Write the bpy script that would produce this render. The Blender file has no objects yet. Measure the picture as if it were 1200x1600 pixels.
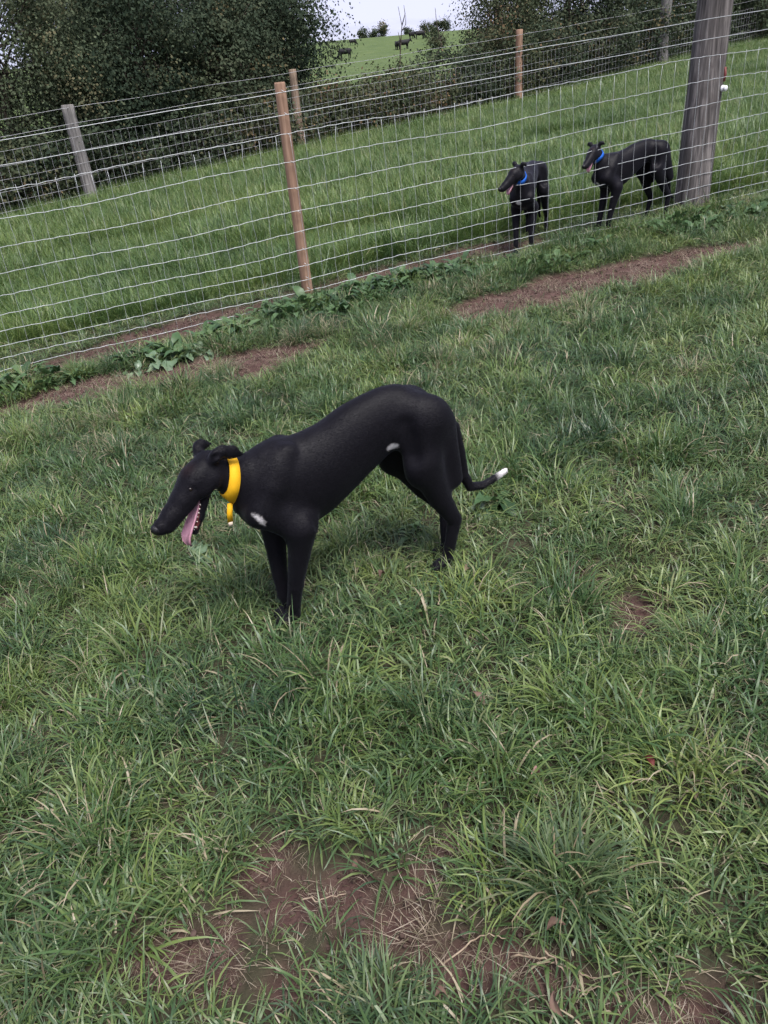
import bpy, math, random
import numpy as np
from mathutils import Matrix, Vector
rng = np.random.default_rng(7)
random.seed(7)
S = bpy.context.scene
C = S.collection
rad = math.radians

# ------------------------------------------------------------------ camera
PITCH, ROLL, CAM_H, FPX = rad(27.957), rad(5.625), 1.594, 1200.0
SLX, SLY = 0.0585, 0.0358                      # the paddock slopes up to the right and away
_F = np.array([0, math.cos(PITCH), -math.sin(PITCH)])
_R0 = np.array([1.0, 0, 0]); _U0 = np.array([0, math.sin(PITCH), math.cos(PITCH)])
_R = _R0*math.cos(ROLL) - _U0*math.sin(ROLL)
_U = _R0*math.sin(ROLL) + _U0*math.cos(ROLL)
_O = np.array([0, 0, CAM_H])
cd = bpy.data.cameras.new('camera')
cam = bpy.data.objects.new('camera', cd); C.objects.link(cam)
cd.sensor_fit = 'VERTICAL'; cd.sensor_height = 24.0; cd.sensor_width = 18.0
cd.lens = 24.0*FPX/1600.0; cd.clip_start = 0.05; cd.clip_end = 3000
cam.matrix_world = Matrix(((_R[0], _U[0], -_F[0], 0), (_R[1], _U[1], -_F[1], 0), (_R[2], _U[2], -_F[2], CAM_H), (0, 0, 0, 1)))
S.camera = cam

# ------------------------------------------------------------------ sky, sun, exposure
W = bpy.data.worlds.new('World'); S.world = W; W.use_nodes = True
nt = W.node_tree; nt.nodes.clear()
SUN_EL, SUN_ROT = rad(62), rad(150)
sky = nt.nodes.new('ShaderNodeTexSky'); sky.sky_type = 'NISHITA'; sky.sun_disc = False
sky.sun_elevation = SUN_EL; sky.sun_rotation = SUN_ROT; sky.air_density = 1.0; sky.dust_density = 2.0
tc = nt.nodes.new('ShaderNodeTexCoord')
mp = nt.nodes.new('ShaderNodeMapping'); mp.inputs['Scale'].default_value = (1.0, 1.0, 5.0)
nz = nt.nodes.new('ShaderNodeTexNoise'); nz.inputs['Scale'].default_value = 4.5; nz.inputs['Detail'].default_value = 6; nz.inputs['Roughness'].default_value = 0.55
rp = nt.nodes.new('ShaderNodeValToRGB')
rp.color_ramp.elements[0].position = 0.40; rp.color_ramp.elements[0].color = (1.02, 1.05, 1.62, 1)
rp.color_ramp.elements[1].position = 0.60; rp.color_ramp.elements[1].color = (2.05, 2.04, 2.72, 1)
mx = nt.nodes.new('ShaderNodeMix'); mx.data_type = 'RGBA'; mx.inputs[0].default_value = 0.9
bg = nt.nodes.new('ShaderNodeBackground'); bg.inputs['Strength'].default_value = 0.1
wo = nt.nodes.new('ShaderNodeOutputWorld')
L = nt.links.new
L(tc.outputs['Generated'], mp.inputs['Vector']); L(mp.outputs[0], nz.inputs['Vector']); L(nz.outputs[0], rp.inputs[0])
L(sky.outputs[0], mx.inputs[6]); L(rp.outputs[0], mx.inputs[7]); L(mx.outputs[2], bg.inputs['Color']); L(bg.outputs[0], wo.inputs['Surface'])
sl = bpy.data.lights.new('sun', 'SUN'); sl.energy = 1.5; sl.angle = rad(30); sl.color = (1.0, 0.97, 0.95)
sun = bpy.data.objects.new('sun', sl); C.objects.link(sun)
sd = Vector((math.sin(SUN_ROT)*math.cos(SUN_EL), math.cos(SUN_ROT)*math.cos(SUN_EL), math.sin(SUN_EL)))
sun.rotation_euler = sd.to_track_quat('Z', 'Y').to_euler(); sun.location = (0, 0, 30)
S.view_settings.view_transform = 'Standard'; S.view_settings.look = 'None'
S.view_settings.exposure = 2.0; S.view_settings.gamma = 1.0; S.view_settings.use_curve_mapping = False
S.render.engine = 'CYCLES'
S.cycles.max_bounces = 4; S.cycles.diffuse_bounces = 2; S.cycles.transmission_bounces = 3; S.cycles.adaptive_threshold = 0.03; S.cycles.transparent_max_bounces = 8

# ------------------------------------------------------------------ terrain functions
def vnoise(x, y, scale, seed=0):
    x = np.asarray(x, float)/scale + 1000.3; y = np.asarray(y, float)/scale + 1000.7
    xi = np.floor(x).astype(np.int64); yi = np.floor(y).astype(np.int64)
    fx = x - xi; fy = y - yi; fx = fx*fx*(3-2*fx); fy = fy*fy*(3-2*fy)
    def h(a, b):
        n = (a*374761393 + b*668265263 + seed*974634777) & 0x7fffffff
        n = ((n ^ (n >> 13))*1274126177) & 0x7fffffff
        n = n ^ (n >> 16)
        return (n & 0xffff)/65535.0
    return (h(xi, yi)*(1-fx) + h(xi+1, yi)*fx)*(1-fy) + (h(xi, yi+1)*(1-fx) + h(xi+1, yi+1)*fx)*fy
def fbm(x, y, scale, seed=0, o=3):
    s = 0; a = 0.5; t = 0
    for i in range(o):
        s = s + a*vnoise(x, y, scale/2**i, seed+i*17); t += a; a *= 0.5
    return s/t
_py = [-3000, -40, 24, 45, 70, 120, 140, 165, 185, 260, 600, 3000]
_pz = [0, -1.432, 0.859, 2.2, 4.1, 7.35, 9.5, 12.35, 13.2, 13.0, 10, 6]
def base_z(x, y):
    x = np.asarray(x, float); y = np.asarray(y, float)
    z = np.interp(y, _py, _pz)
    k = np.clip((y-26)/60, 0, 1); k = k*k*(3-2*k)
    xl = 60*np.tanh(x/60)
    return z + SLX*xl*(1-k) + k*(-0.012*xl)
def G(px, py):
    """ground point seen at a spot of the photograph (paddock plane)"""
    d = _F + _R*(px-600)/FPX + _U*(800-py)/FPX
    t = -CAM_H/(d[2]-SLX*d[0]-SLY*d[1])
    return _O + t*d
def ray(px, py):
    return _F + _R*(px-600)/FPX + _U*(800-py)/FPX
def at_dist(px, py, y):
    d = ray(px, py); return _O + d*(y/d[1])
def proj(P):
    v = np.asarray(P)-_O; z = v@_F; z = np.where(np.abs(z) < 1e-6, 1e-6, z)
    return 600+FPX*(v@_R)/z, 800-FPX*(v@_U)/z, z
def on_hill(px, py):
    d = ray(px, py)
    for y in np.arange(30, 200, 0.5):
        p = _O + d*(y/d[1])
        if base_z(p[0], p[1]) >= p[2]: return p
    p = _O + d*(170/d[1]); p[2] = base_z(p[0], p[1]); return p

def segdist(x, y, pts):
    """distance to a polyline and the interpolated half width"""
    best = np.full(np.shape(x), 1e9); hw = np.zeros(np.shape(x))
    for (a, wa), (b, wb) in zip(pts[:-1], pts[1:]):
        ab = b[:2]-a[:2]; t = np.clip(((x-a[0])*ab[0]+(y-a[1])*ab[1])/(ab@ab), 0, 1)
        d = np.hypot(x-a[0]-t*ab[0], y-a[1]-t*ab[1]); m = d < best
        best = np.where(m, d, best); hw = np.where(m, wa+(wb-wa)*t, hw)
    return best, hw
PATH = [(G(*p), w*1.55) for p, w in [((-250, 690), .10), ((-60, 652), .12), ((80, 624), .16), ((170, 606), .19), ((250, 592), .20), ((330, 580), .20), ((400, 567), .26), ((450, 553), .12),
        ((520, 535), .015), ((640, 505), .02), ((720, 488), .16), ((780, 474), .24), ((870, 452), .28), ((960, 425), .25), ((1060, 402), .17), ((1160, 384), .13), ((1260, 362), .1), ((1500, 320), .1)]]
MUD = [(G(*p), w*1.5) for p, w in [((-150, 620), .12), ((0, 598), .1), ((120, 562), .13), ((200, 540), .2), ((300, 512), .22), ((400, 485), .12), ((500, 455), .13), ((620, 425), .2), ((720, 402), .24), ((790, 388), .2), ((850, 375), .1)]]
BLOBS = [(395, 1355, .085), (430, 1330, .05), (450, 1410, .09), (545, 1395, .10), (640, 1375, .07), (690, 1330, .045), (620, 1440, .09), (215, 1480, .07), (270, 1500, .07), (340, 1520, .07),
         (450, 1530, .08), (540, 1480, .07), (720, 1520, .09), (800, 1500, .07), (880, 1530, .08), (950, 1560, .06), (1090, 1580, .08), (1140, 1560, .06), (990, 950, .09), (930, 900, .06), (275, 1440, .05), (300, 1350, .05), (350, 1455, .06), (660, 1480, .06), (740, 1320, .05)]
_bw = [(G(a, b), r*.9) for a, b, r in BLOBS]
def soil(x, y):
    """0 grass .. 1 bare earth"""
    n = fbm(x, y, 0.22, 3)-0.5; n2 = fbm(x, y, 0.6, 9)-0.5
    d, hw = segdist(x, y, PATH); m = np.clip((hw*(1+1.1*n2) - d)/0.05 + n*2.2 + .35, 0, 1)*(hw > .05)
    d2, hw2 = segdist(x, y, MUD); m2 = np.clip((hw2*(1+1.2*n2) - d2)/0.08 + n*2.4 + .15, 0, 1)
    m = np.maximum(m, m2*.9)
    for p, r in _bw:
        dd = np.hypot(x-p[0], y-p[1]); m = np.maximum(m, np.clip((r - dd)/0.05 + n*2.6 + .25, 0, 1))
    return m
def surf_z(x, y):
    """terrain height with clods and hummocks"""
    x = np.asarray(x, float); y = np.asarray(y, float)
    near = np.clip((30-np.hypot(x, y))/15, 0, 1)
    b = (fbm(x, y, 0.9, 21)-.5)*0.06 + (fbm(x, y, 0.16, 31)-.5)*0.03
    return base_z(x, y) + near*b - near*0.02*soil(x, y)

# ------------------------------------------------------------------ mesh helpers
def mesh(name, V, Fc, smooth=True):
    m = bpy.data.meshes.new(name); V = np.asarray(V, np.float32)
    if isinstance(Fc, np.ndarray) and Fc.ndim == 2:
        k = Fc.shape[1]; n = len(Fc)
        m.vertices.add(len(V)); m.vertices.foreach_set('co', V.ravel())
        m.loops.add(n*k); m.loops.foreach_set('vertex_index', Fc.astype(np.int32).ravel())
        m.polygons.add(n); m.polygons.foreach_set('loop_start', np.arange(0, n*k, k, dtype=np.int32))
        m.update(calc_edges=True)
    else:
        m.from_pydata([tuple(map(float, v)) for v in V], [], [tuple(map(int, f)) for f in Fc]); m.update()
    if smooth and len(m.polygons): m.polygons.foreach_set('use_smooth', np.ones(len(m.polygons), bool))
    return m
def colattr(m, name, arr):
    a = m.attributes.new(name, 'FLOAT_COLOR', 'POINT'); arr = np.asarray(arr, np.float32)
    if arr.shape[1] == 3: arr = np.c_[arr, np.ones(len(arr), np.float32)]
    a.data.foreach_set('color', arr.ravel())
def obj(name, m, mat=None, parent=None):
    o = bpy.data.objects.new(name, m); C.objects.link(o)
    if mat is not None and len(m.materials) == 0: m.materials.append(mat)
    if parent is not None: o.parent = parent
    return o
def empty(name, loc=(0, 0, 0), rz=0.0):
    o = bpy.data.objects.new(name, None); C.objects.link(o); o.location = tuple(map(float, loc)); o.rotation_euler = (0, 0, rz)
    o.empty_display_size = .1; return o
def tag(o, label, cat=None, group=None, kind=None):
    if label: o['label'] = label
    if cat: o['category'] = cat
    if group: o['group'] = group
    if kind: o['kind'] = kind
    return o
class MB:
    def __init__(s): s.V = []; s.F = []; s.n = 0
    def add(s, V, Fc):
        s.V += [tuple(v) for v in V]; s.F += [tuple(i+s.n for i in f) for f in Fc]; s.n += len(V)
    def tube(s, pts, rads, k=6, cap=True):
        pts = [np.asarray(p, float) for p in pts]; V = []; Fc = []
        for i, p in enumerate(pts):
            t = pts[min(i+1, len(pts)-1)]-pts[max(i-1, 0)]; t = t/(np.linalg.norm(t)+1e-9)
            u = np.cross(t, [0, 0, 1.0]) if abs(t[2]) < .9 else np.cross(t, [1.0, 0, 0]); u /= np.linalg.norm(u); w = np.cross(t, u)
            r = rads[i] if hasattr(rads, '__len__') else rads
            for j in range(k):
                a = 2*math.pi*j/k; V.append(p+r*(u*math.cos(a)+w*math.sin(a)))
        for i in range(len(pts)-1):
            for j in range(k): Fc.append((i*k+j, i*k+(j+1) % k, (i+1)*k+(j+1) % k, (i+1)*k+j))
        if cap: Fc += [tuple(range(k-1, -1, -1)), tuple(range((len(pts)-1)*k, len(pts)*k))]
        s.add(V, Fc)
    def build(s, name, mat, parent=None, smooth=True):
        return obj(name, mesh(name, s.V, s.F, smooth), mat, parent)
    def mesh(s, name): return mesh(name, s.V, s.F)

# ------------------------------------------------------------------ materials
class NM:
    def __init__(s, name):
        s.m = bpy.data.materials.new(name); s.m.use_nodes = True; s.t = s.m.node_tree; s.t.nodes.clear()
        s.out = s.n('OutputMaterial'); s.b = s.n('BsdfPrincipled'); s.l(s.b.outputs[0], s.out.inputs['Surface'])
    def n(s, typ, **k):
        q = s.t.nodes.new('ShaderNode'+typ)
        for a, v in k.items(): setattr(q, a, v)
        return q
    def l(s, a, b): s.t.links.new(a, b)
    def noise(s, scale, detail=4, rough=.6, vec=None):
        q = s.n('TexNoise'); q.inputs['Scale'].default_value = scale; q.inputs['Detail'].default_value = detail; q.inputs['Roughness'].default_value = rough
        if vec is not None: s.l(vec, q.inputs['Vector'])
        return q.outputs['Fac']
    def ramp(s, fac, stops):
        q = s.n('ValToRGB'); e = q.color_ramp.elements
        while len(e) < len(stops): e.new(.5)
        for i, (p, c) in enumerate(stops): e[i].position = p; e[i].color = (*c, 1) if len(c) == 3 else c
        s.l(fac, q.inputs[0]); return q.outputs[0]
    def mix(s, fac, a, b, blend='MIX'):
        q = s.n('Mix', data_type='RGBA', blend_type=blend)
        for i, v in ((0, fac), (6, a), (7, b)):
            if isinstance(v, (int, float)): q.inputs[i].default_value = v
            elif isinstance(v, tuple): q.inputs[i].default_value = (*v, 1)
            else: s.l(v, q.inputs[i])
        return q.outputs[2]
    def math(s, op, a, b=0.0):
        q = s.n('Math', operation=op)
        for i, v in enumerate((a, b)):
            if isinstance(v, (int, float)): q.inputs[i].default_value = v
            else: s.l(v, q.inputs[i])
        return q.outputs[0]
    def attr(s, name, typ='GEOMETRY'):
        return s.n('Attribute', attribute_name=name, attribute_type=typ)
    def sep(s, c):
        q = s.n('SeparateColor'); s.l(c, q.inputs[0]); return q.outputs
    def bump(s, h, strength=.5, dist=.01):
        q = s.n('Bump'); q.inputs['Strength'].default_value = strength; q.inputs['Distance'].default_value = dist
        s.l(h, q.inputs['Height']); s.l(q.outputs[0], s.b.inputs['Normal'])
    def set(s, **k):
        for a, v in k.items():
            a = {'color': 'Base Color', 'rough': 'Roughness', 'spec': 'Specular IOR Level', 'metal': 'Metallic', 'sheen': 'Sheen Weight', 'sheen_rough': 'Sheen Roughness', 'coat': 'Coat Weight'}[a]
            if isinstance(v, (int, float)): s.b.inputs[a].default_value = v
            elif isinstance(v, tuple): s.b.inputs[a].default_value = (*v, 1)
            else: s.l(v, s.b.inputs[a])
        return s
    def translucent(s, color, amount):
        tr = s.n('BsdfTranslucent'); ms = s.n('MixShader'); ms.inputs[0].default_value = amount
        s.l(color, tr.inputs[0]); s.l(s.b.outputs[0], ms.inputs[1]); s.l(tr.outputs[0], ms.inputs[2]); s.l(ms.outputs[0], s.out.inputs['Surface'])
M = {}
def geo(n): return n.n('NewGeometry').outputs['Position']
# ground: earth, thatch and pasture by a surface map of what grows where
n = NM('ground'); P = geo(n); at = n.sep(n.attr('cover').outputs['Color'])
earth = n.ramp(n.noise(14, 6, .7, P), [(.25, (.042, .023, .019)), (.5, (.085, .049, .041)), (.8, (.15, .096, .080))])
thatch = n.ramp(n.noise(30, 5, .7, P), [(.3, (.036, .034, .020)), (.6, (.058, .054, .032)), (.85, (.11, .095, .060))])
past = n.ramp(n.noise(.35, 8, .65, P), [(.3, (.062, .094, .032)), (.6, (.088, .122, .042)), (.8, (.120, .142, .058))])
n.set(color=n.mix(at[0], n.mix(at[1], thatch, past), earth), rough=.95, spec=.15)
n.bump(n.noise(55, 6, .7, P), .8, .02); M['ground'] = n.m
# grass blades
def grass_mat(name, lo, mid, hi, straw, clump=False):
    n = NM(name); a = n.sep(n.attr('col').outputs['Color']); P = geo(n)
    t1 = n.noise(2.6, 3, .6, P); t2 = n.noise(.55, 2, .5, P)
    if clump: a0 = n.math('ADD', n.math('MULTIPLY', a[0], .55), n.math('SUBTRACT', n.math('MULTIPLY', n.n('ObjectInfo').outputs['Random'], .9), .22))
    else: a0 = a[0]
    f = n.math('ADD', n.math('MULTIPLY', a0, .50), n.math('ADD', n.math('MULTIPLY', t1, .95), n.math('MULTIPLY', t2, .65)))
    g = n.ramp(n.math('SUBTRACT', f, .56), [(.06, lo), (.48, mid), (.90, hi)])
    c = n.mix(a[1], g, straw)
    n.set(color=c, rough=.42, spec=.5); n.translucent(c, .28); return n.m
n = NM('crumb'); n.set(color=n.ramp(n.noise(25, 4, .6, geo(n)), [(.3, (.035, .022, .018)), (.7, (.11, .075, .062))]), rough=.95, spec=.1); M['crumb'] = n.m
M['grass'] = grass_mat('grass', (.024, .054, .028), (.078, .136, .044), (.205, .255, .080), (.34, .29, .19))
M['clump'] = grass_mat('grass_clump', (.020, .052, .022), (.064, .125, .038), (.190, .245, .060), (.33, .28, .18), True)
M['lane'] = grass_mat('grass_lane', (.030, .072, .022), (.086, .154, .038), (.190, .250, .064), (.28, .27, .14), False)
M['straw'] = grass_mat('straw', (.10, .10, .05), (.19, .155, .10), (.28, .225, .155), (.31, .25, .18))
def leaf_mat(name, stops, rough=.7, tr=.2, spec=.1):
    n = NM(name); a = n.sep(n.attr('col').outputs['Color']); oi = n.n('ObjectInfo').outputs['Random']
    c = n.ramp(n.math('ADD', n.math('MULTIPLY', a[0], .85), n.math('MULTIPLY', oi, .15)), stops)
    n.set(color=c, rough=rough, spec=spec); n.translucent(c, tr); return n.m
M['leaf_dark'] = leaf_mat('leaf_dark', [(.0, (.022, .036, .022)), (.5, (.048, .066, .038)), (.82, (.085, .098, .056)), (.93, (.15, .12, .06)), (1, (.20, .14, .07))])
M['leaf_grey'] = leaf_mat('leaf_grey', [(.0, (.040, .060, .034)), (.5, (.075, .098, .055)), (.85, (.11, .13, .075)), (1, (.15, .13, .07))])
M['leaf_brown'] = leaf_mat('leaf_brown', [(.0, (.030, .045, .024)), (.5, (.070, .085, .045)), (.8, (.10, .095, .05)), (.93, (.17, .11, .06)), (1, (.22, .13, .08))])
M['leaf_weed'] = leaf_mat('leaf_weed', [(.0, (.026, .060, .022)), (.5, (.052, .105, .038)), (1, (.10, .165, .062))], .45, .2, .4)
M['leaf_pale'] = leaf_mat('leaf_pale', [(.0, (.10, .16, .09)), (.6, (.16, .23, .13)), (1, (.22, .28, .16))], .35, .2, .55)
M['leaf_dead'] = leaf_mat('leaf_dead', [(.0, (.085, .050, .036)), (.6, (.15, .095, .070)), (1, (.22, .155, .125))], .7, .15, .25)
M['leaf_red'] = leaf_mat('leaf_red', [(.0, (.11, .022, .018)), (1, (.15, .03, .024))], .6, .15, .3)
M['leaf_pink'] = leaf_mat('leaf_pink', [(.0, (.33, .19, .165)), (1, (.38, .22, .19))], .6, .2, .3)
n = NM('bark'); P = geo(n); n.set(color=n.ramp(n.noise(18, 6, .7, P), [(.3, (.045, .036, .028)), (.7, (.12, .10, .08))]), rough=.95, spec=.1); n.bump(n.noise(40, 4, .7, P), .7, .02); M['bark'] = n.m
def wood(name, stops, dark):
    n = NM(name); tcn = n.n('TexCoord').outputs['Object']; mpn = n.n('Mapping'); mpn.inputs['Scale'].default_value = (38, 38, 1.6); n.l(tcn, mpn.inputs[0])
    g = n.noise(1.0, 7, .65, mpn.outputs[0]); c = n.ramp(g, stops)
    k = n.ramp(n.noise(5.5, 3, .5, tcn), [(.60, (0, 0, 0)), (.72, (1, 1, 1))]); c = n.mix(n.math('MULTIPLY', k, .7), c, dark)
    n.set(color=c, rough=.85, spec=.2); n.bump(g, .8, .008); return n.m
M['wood_new'] = wood('wood_new', [(.25, (.13, .078, .050)), (.5, (.25, .155, .105)), (.75, (.36, .24, .165))], (.09, .055, .04))
M['wood_old'] = wood('wood_old', [(.30, (.026, .023, .022)), (.5, (.098, .088, .083)), (.72, (.25, .225, .21))], (.075, .062, .058))
M['wood_grey'] = wood('wood_grey', [(.28, (.07, .066, .062)), (.5, (.17, .16, .15)), (.75, (.33, .31, .29))], (.10, .092, .085))
M['wood_mid'] = wood('wood_mid', [(.25, (.10, .075, .055)), (.5, (.22, .16, .115)), (.75, (.33, .25, .18))], (.08, .055, .04))
n = NM('wire'); n.set(color=n.ramp(n.noise(60, 2), [(.3, (.36, .38, .38)), (.7, (.55, .57, .57))]), rough=.42, metal=.35); M['wire'] = n.m
n = NM('wire_dull'); n.set(color=(.42, .42, .43), rough=.5, metal=.3); M['wire_dull'] = n.m
n = NM('steel_knot'); n.set(color=(.45, .46, .46), rough=.45, metal=.6); M['knot'] = n.m
n = NM('insulator_white'); n.set(color=(.72, .72, .74), rough=.4); M['white'] = n.m
n = NM('red_tape'); n.set(color=(.16, .035, .03), rough=.6); M['red'] = n.m
def coat(name, black):
    n = NM(name); a = n.sep(n.attr('coat').outputs['Color']); tcn = n.n('TexCoord').outputs['Object']
    mpn = n.n('Mapping'); mpn.inputs['Scale'].default_value = (60, 260, 260); n.l(tcn, mpn.inputs[0])
    hair = n.noise(1.6, 4, .6, mpn.outputs[0]); big = n.noise(9, 3, .5, tcn)
    blk = n.mix(big, black, tuple(v*1.7 for v in black))
    c = n.mix(a[0], blk, (.62, .59, .58)); c = n.mix(a[1], c, (.10, .03, .028)); c = n.mix(a[2], c, (.022, .010, .009))
    n.set(color=c, rough=n.math('ADD', n.math('MULTIPLY', hair, .22), .38), spec=.12, sheen=.075, sheen_rough=.4); n.b.inputs['Sheen Tint'].default_value = (.72, .76, 1, 1)
    n.bump(hair, .3, .003); return n.m
M['coat'] = coat('black_coat', (.0046, .0042, .0058))
n = NM('eye'); n.set(color=(.012, .007, .005), rough=.2, spec=.5); M['eye'] = n.m
n = NM('nose'); n.set(color=(.007, .0065, .008), rough=.42, spec=.35); n.bump(n.noise(300, 2), .3, .002); M['nose'] = n.m
n = NM('tongue'); tcn = n.n('TexCoord').outputs['Object']; n.set(color=n.ramp(n.noise(40, 4, .6, tcn), [(.3, (.36, .17, .22)), (.7, (.48, .25, .31))]), rough=.42, spec=.5); n.bump(n.noise(400, 2, .5, tcn), .25, .002); M['tongue'] = n.m
n = NM('teeth'); n.set(color=(.66, .60, .52), rough=.25); M['teeth'] = n.m
def web(name, col):
    n = NM(name); tcn = n.n('TexCoord').outputs['Object']; w = n.noise(350, 2, .5, tcn)
    n.set(color=n.mix(n.noise(30, 3, .6, tcn), col, tuple(v*.8 for v in col)), rough=.7, spec=.25); n.bump(w, .4, .002); return n.m
M['yellow'] = web('yellow_webbing', (.80, .43, .012)); M['blue'] = web('blue_webbing', (.02, .14, .60)); M['cream'] = web('cream_webbing', (.62, .52, .40))
n = NM('cow_hide'); n.set(color=(.012, .011, .012), rough=.7, spec=.3); M['cow'] = n.m

# ------------------------------------------------------------------ ground sheet
def axis(lo, f0, f1, hi, step, grow):
    mid = list(np.arange(f0, f1+step/2, step)); a = []; s = step; v = f1
    while v < hi: s = min(s*grow, 60); v += s; a.append(v)
    b = []; s = step; v = f0
    while v > lo: s = min(s*grow, 60); v -= s; b.append(v)
    return np.array(b[::-1]+mid+a)
gx = axis(-900, -3.6, 5.2, 900, .035, 1.12); gy = axis(-60, .4, 9.0, 1500, .035, 1.055)
X, Y = np.meshgrid(gx, gy); Z = surf_z(X, Y)
nx, ny = len(gx), len(gy)
idx = np.arange(nx*ny).reshape(ny, nx)
Q = np.stack([idx[:-1, :-1], idx[:-1, 1:], idx[1:, 1:], idx[1:, :-1]], -1).reshape(-1, 4)
gm = mesh('ground', np.stack([X, Y, Z], -1).reshape(-1, 3), Q)
so = soil(X, Y).ravel(); far = np.clip((np.hypot(X, Y).ravel()-9)/14, 0, 1)
colattr(gm, 'cover', np.stack([so, far, 0*so], -1))
ground = tag(obj('ground', gm, M['ground']), 'grassy paddock ground rising to the hill field', kind='structure')

# ------------------------------------------------------------------ grass
lib = bpy.data.collections.new('grass_library')
def blades(n, r, lmin, lmax, w, lean, curl, straw=.05, seed=0, segs=4, oriented=None):
    g = np.random.default_rng(seed); V = []; Fc = []; Cl = []
    for i in range(n):
        a = g.uniform(0, 2*math.pi); rr = r*math.sqrt(g.uniform(0, 1)); p = np.array([rr*math.cos(a), rr*math.sin(a), -.012])
        az = a+g.normal(0, .9) if oriented is None else oriented+g.normal(0, .7)
        ln = g.uniform(lmin, lmax); el = max(.08, math.pi/2-abs(g.normal(lean, .3))); cv = abs(g.normal(curl, curl*.5)); ww = w*g.uniform(.55, 1.25)
        tw = g.uniform(-.6, .6); side = np.array([-math.sin(az), math.cos(az), 0.0])
        st = 1.0 if g.uniform() < straw else (g.uniform(0, .35) if g.uniform() < .12 else 0.0); hue = g.uniform(); b0 = len(V)
        bx = g.normal(0, .25)
        for k in range(segs+1):
            t = k/segs; e = el-cv*t*t*1.6
            if k: p = p+ln/segs*np.array([math.cos(e)*math.cos(az+bx*t), math.cos(e)*math.sin(az+bx*t), math.sin(e)])
            if p[2] < .002+.004*t and k: p[2] = .002+.006*g.uniform()
            sd_ = side*math.cos(tw*t)+np.array([0, 0, 1])*math.sin(tw*t); hwid = ww*.5*(min(1, .55+t*1.3) if t < .35 else (1-((t-.35)/.65)**1.7))
            if k < segs: V += [p-sd_*hwid, p+sd_*hwid]; Cl += [(hue, st, t)]*2
            else: V.append(p.copy()); Cl.append((hue, max(st, .35 if hue > .8 else st), 1))
        for k in range(segs-1): Fc.append((b0+2*k, b0+2*k+1, b0+2*k+3, b0+2*k+2))
        Fc.append((b0+2*segs-2, b0+2*segs-1, b0+2*segs))
    return V, Fc, Cl
def lib_add(name, data, mat):
    m = mesh(name, data[0], data[1]); colattr(m, 'col', np.array(data[2])); m.materials.append(mat)
    o = bpy.data.objects.new(name, m); lib.objects.link(o); return o
KIND = {}; SRC = {}
def reg(kind, data, mat):
    i = len(lib.objects); lib_add('k%03d' % i, data, mat); KIND.setdefault(kind, []).append(i); SRC.setdefault(kind, []).append((np.array(data[0]), data[1], np.array(data[2])))
for s_ in range(6): reg('turf', blades(30, .05, .06, .14, .0048, .60, .80, .035, 10+s_), M['grass'])
for s_ in range(5): reg('coarse', blades(26, .045, .09, .19, .0066, .60, 1.0, .03, 40+s_), M['grass'])
for s_ in range(4): reg('swept', blades(26, .055, .09, .18, .0058, .9,   .6, .05, 70+s_, oriented=0.0), M['grass'])
for s_ in range(4): reg('tussock', blades(95, .07, .14, .29, .0042, .45, .85, .05, 90+s_, 5), M['clump'])
for s_ in range(4): reg('drytuss', blades(100, .07, .12, .26, .0036, .5, .8, .42, 280+s_, 5), M['clump'])
for s_ in range(5): reg('clump', blades(85, .085, .09, .20, .0056, .5, .9, .03, 240+s_, 5), M['clump'])
for s_ in range(4): reg('mat', blades(44, .08, .03, .11, .0020, 1.2, .3, .45, 120+s_), M['straw'])
for s_ in range(4): reg('sparse', blades(14, .05, .04, .10, .0032, .7, .6, .25, 140+s_), M['grass'])
for s_ in range(4): reg('meadow', blades(80, .17, .16, .38, .0062, .38, .6, .02, 160+s_, 4), M['lane'])
for s_ in range(3): reg('seed', blades(22, .12, .3, .5, .0055, .18, .3, .35, 180+s_, 4), M['lane'])
def broad(n, seed, size):
    g = np.random.default_rng(seed); V = []; Fc = []; Cl = []
    for i in range(n):
        a = g.uniform(0, 6.28); ln = size*g.uniform(.6, 1.2); w = ln*g.uniform(.28, .4); el = g.uniform(.25, 1.25); hue = g.uniform(); b0 = len(V)
        d = np.array([math.cos(a), math.sin(a), 0]); s2 = np.array([-d[1], d[0], 0]); p = np.array([g.normal(0, .03), g.normal(0, .03), 0.0])
        for k, wd in enumerate((.15, .8, 1, .65, 0)):
            t = k/4; e = el-1.3*t*t
            if k: p = p+ln/4*(d*math.cos(e)+np.array([0, 0, math.sin(e)]))
            if wd: V += [p-s2*w*.5*wd+np.array([0, 0, .01*wd]), p.copy(), p+s2*w*.5*wd+np.array([0, 0, .01*wd])]; Cl += [(hue, 0, t)]*3
            else: V.append(p.copy()); Cl.append((hue, 0, 1))
        for k in range(3):
            q = b0+3*k; Fc += [(q, q+1, q+4, q+3), (q+1, q+2, q+5, q+4)]
        q = b0+9; Fc += [(q, q+1, q+3), (q+1, q+2, q+3)]
    return V, Fc, Cl
for s_ in range(4): reg('weed', broad(14, 200+s_, .11), M['leaf_weed'])
for s_ in range(4): reg('bigweed', broad(22, 260+s_, .17), M['leaf_weed'])
for s_ in range(2): reg('clover', broad(16, 220+s_, .035), M['leaf_weed'])

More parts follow.
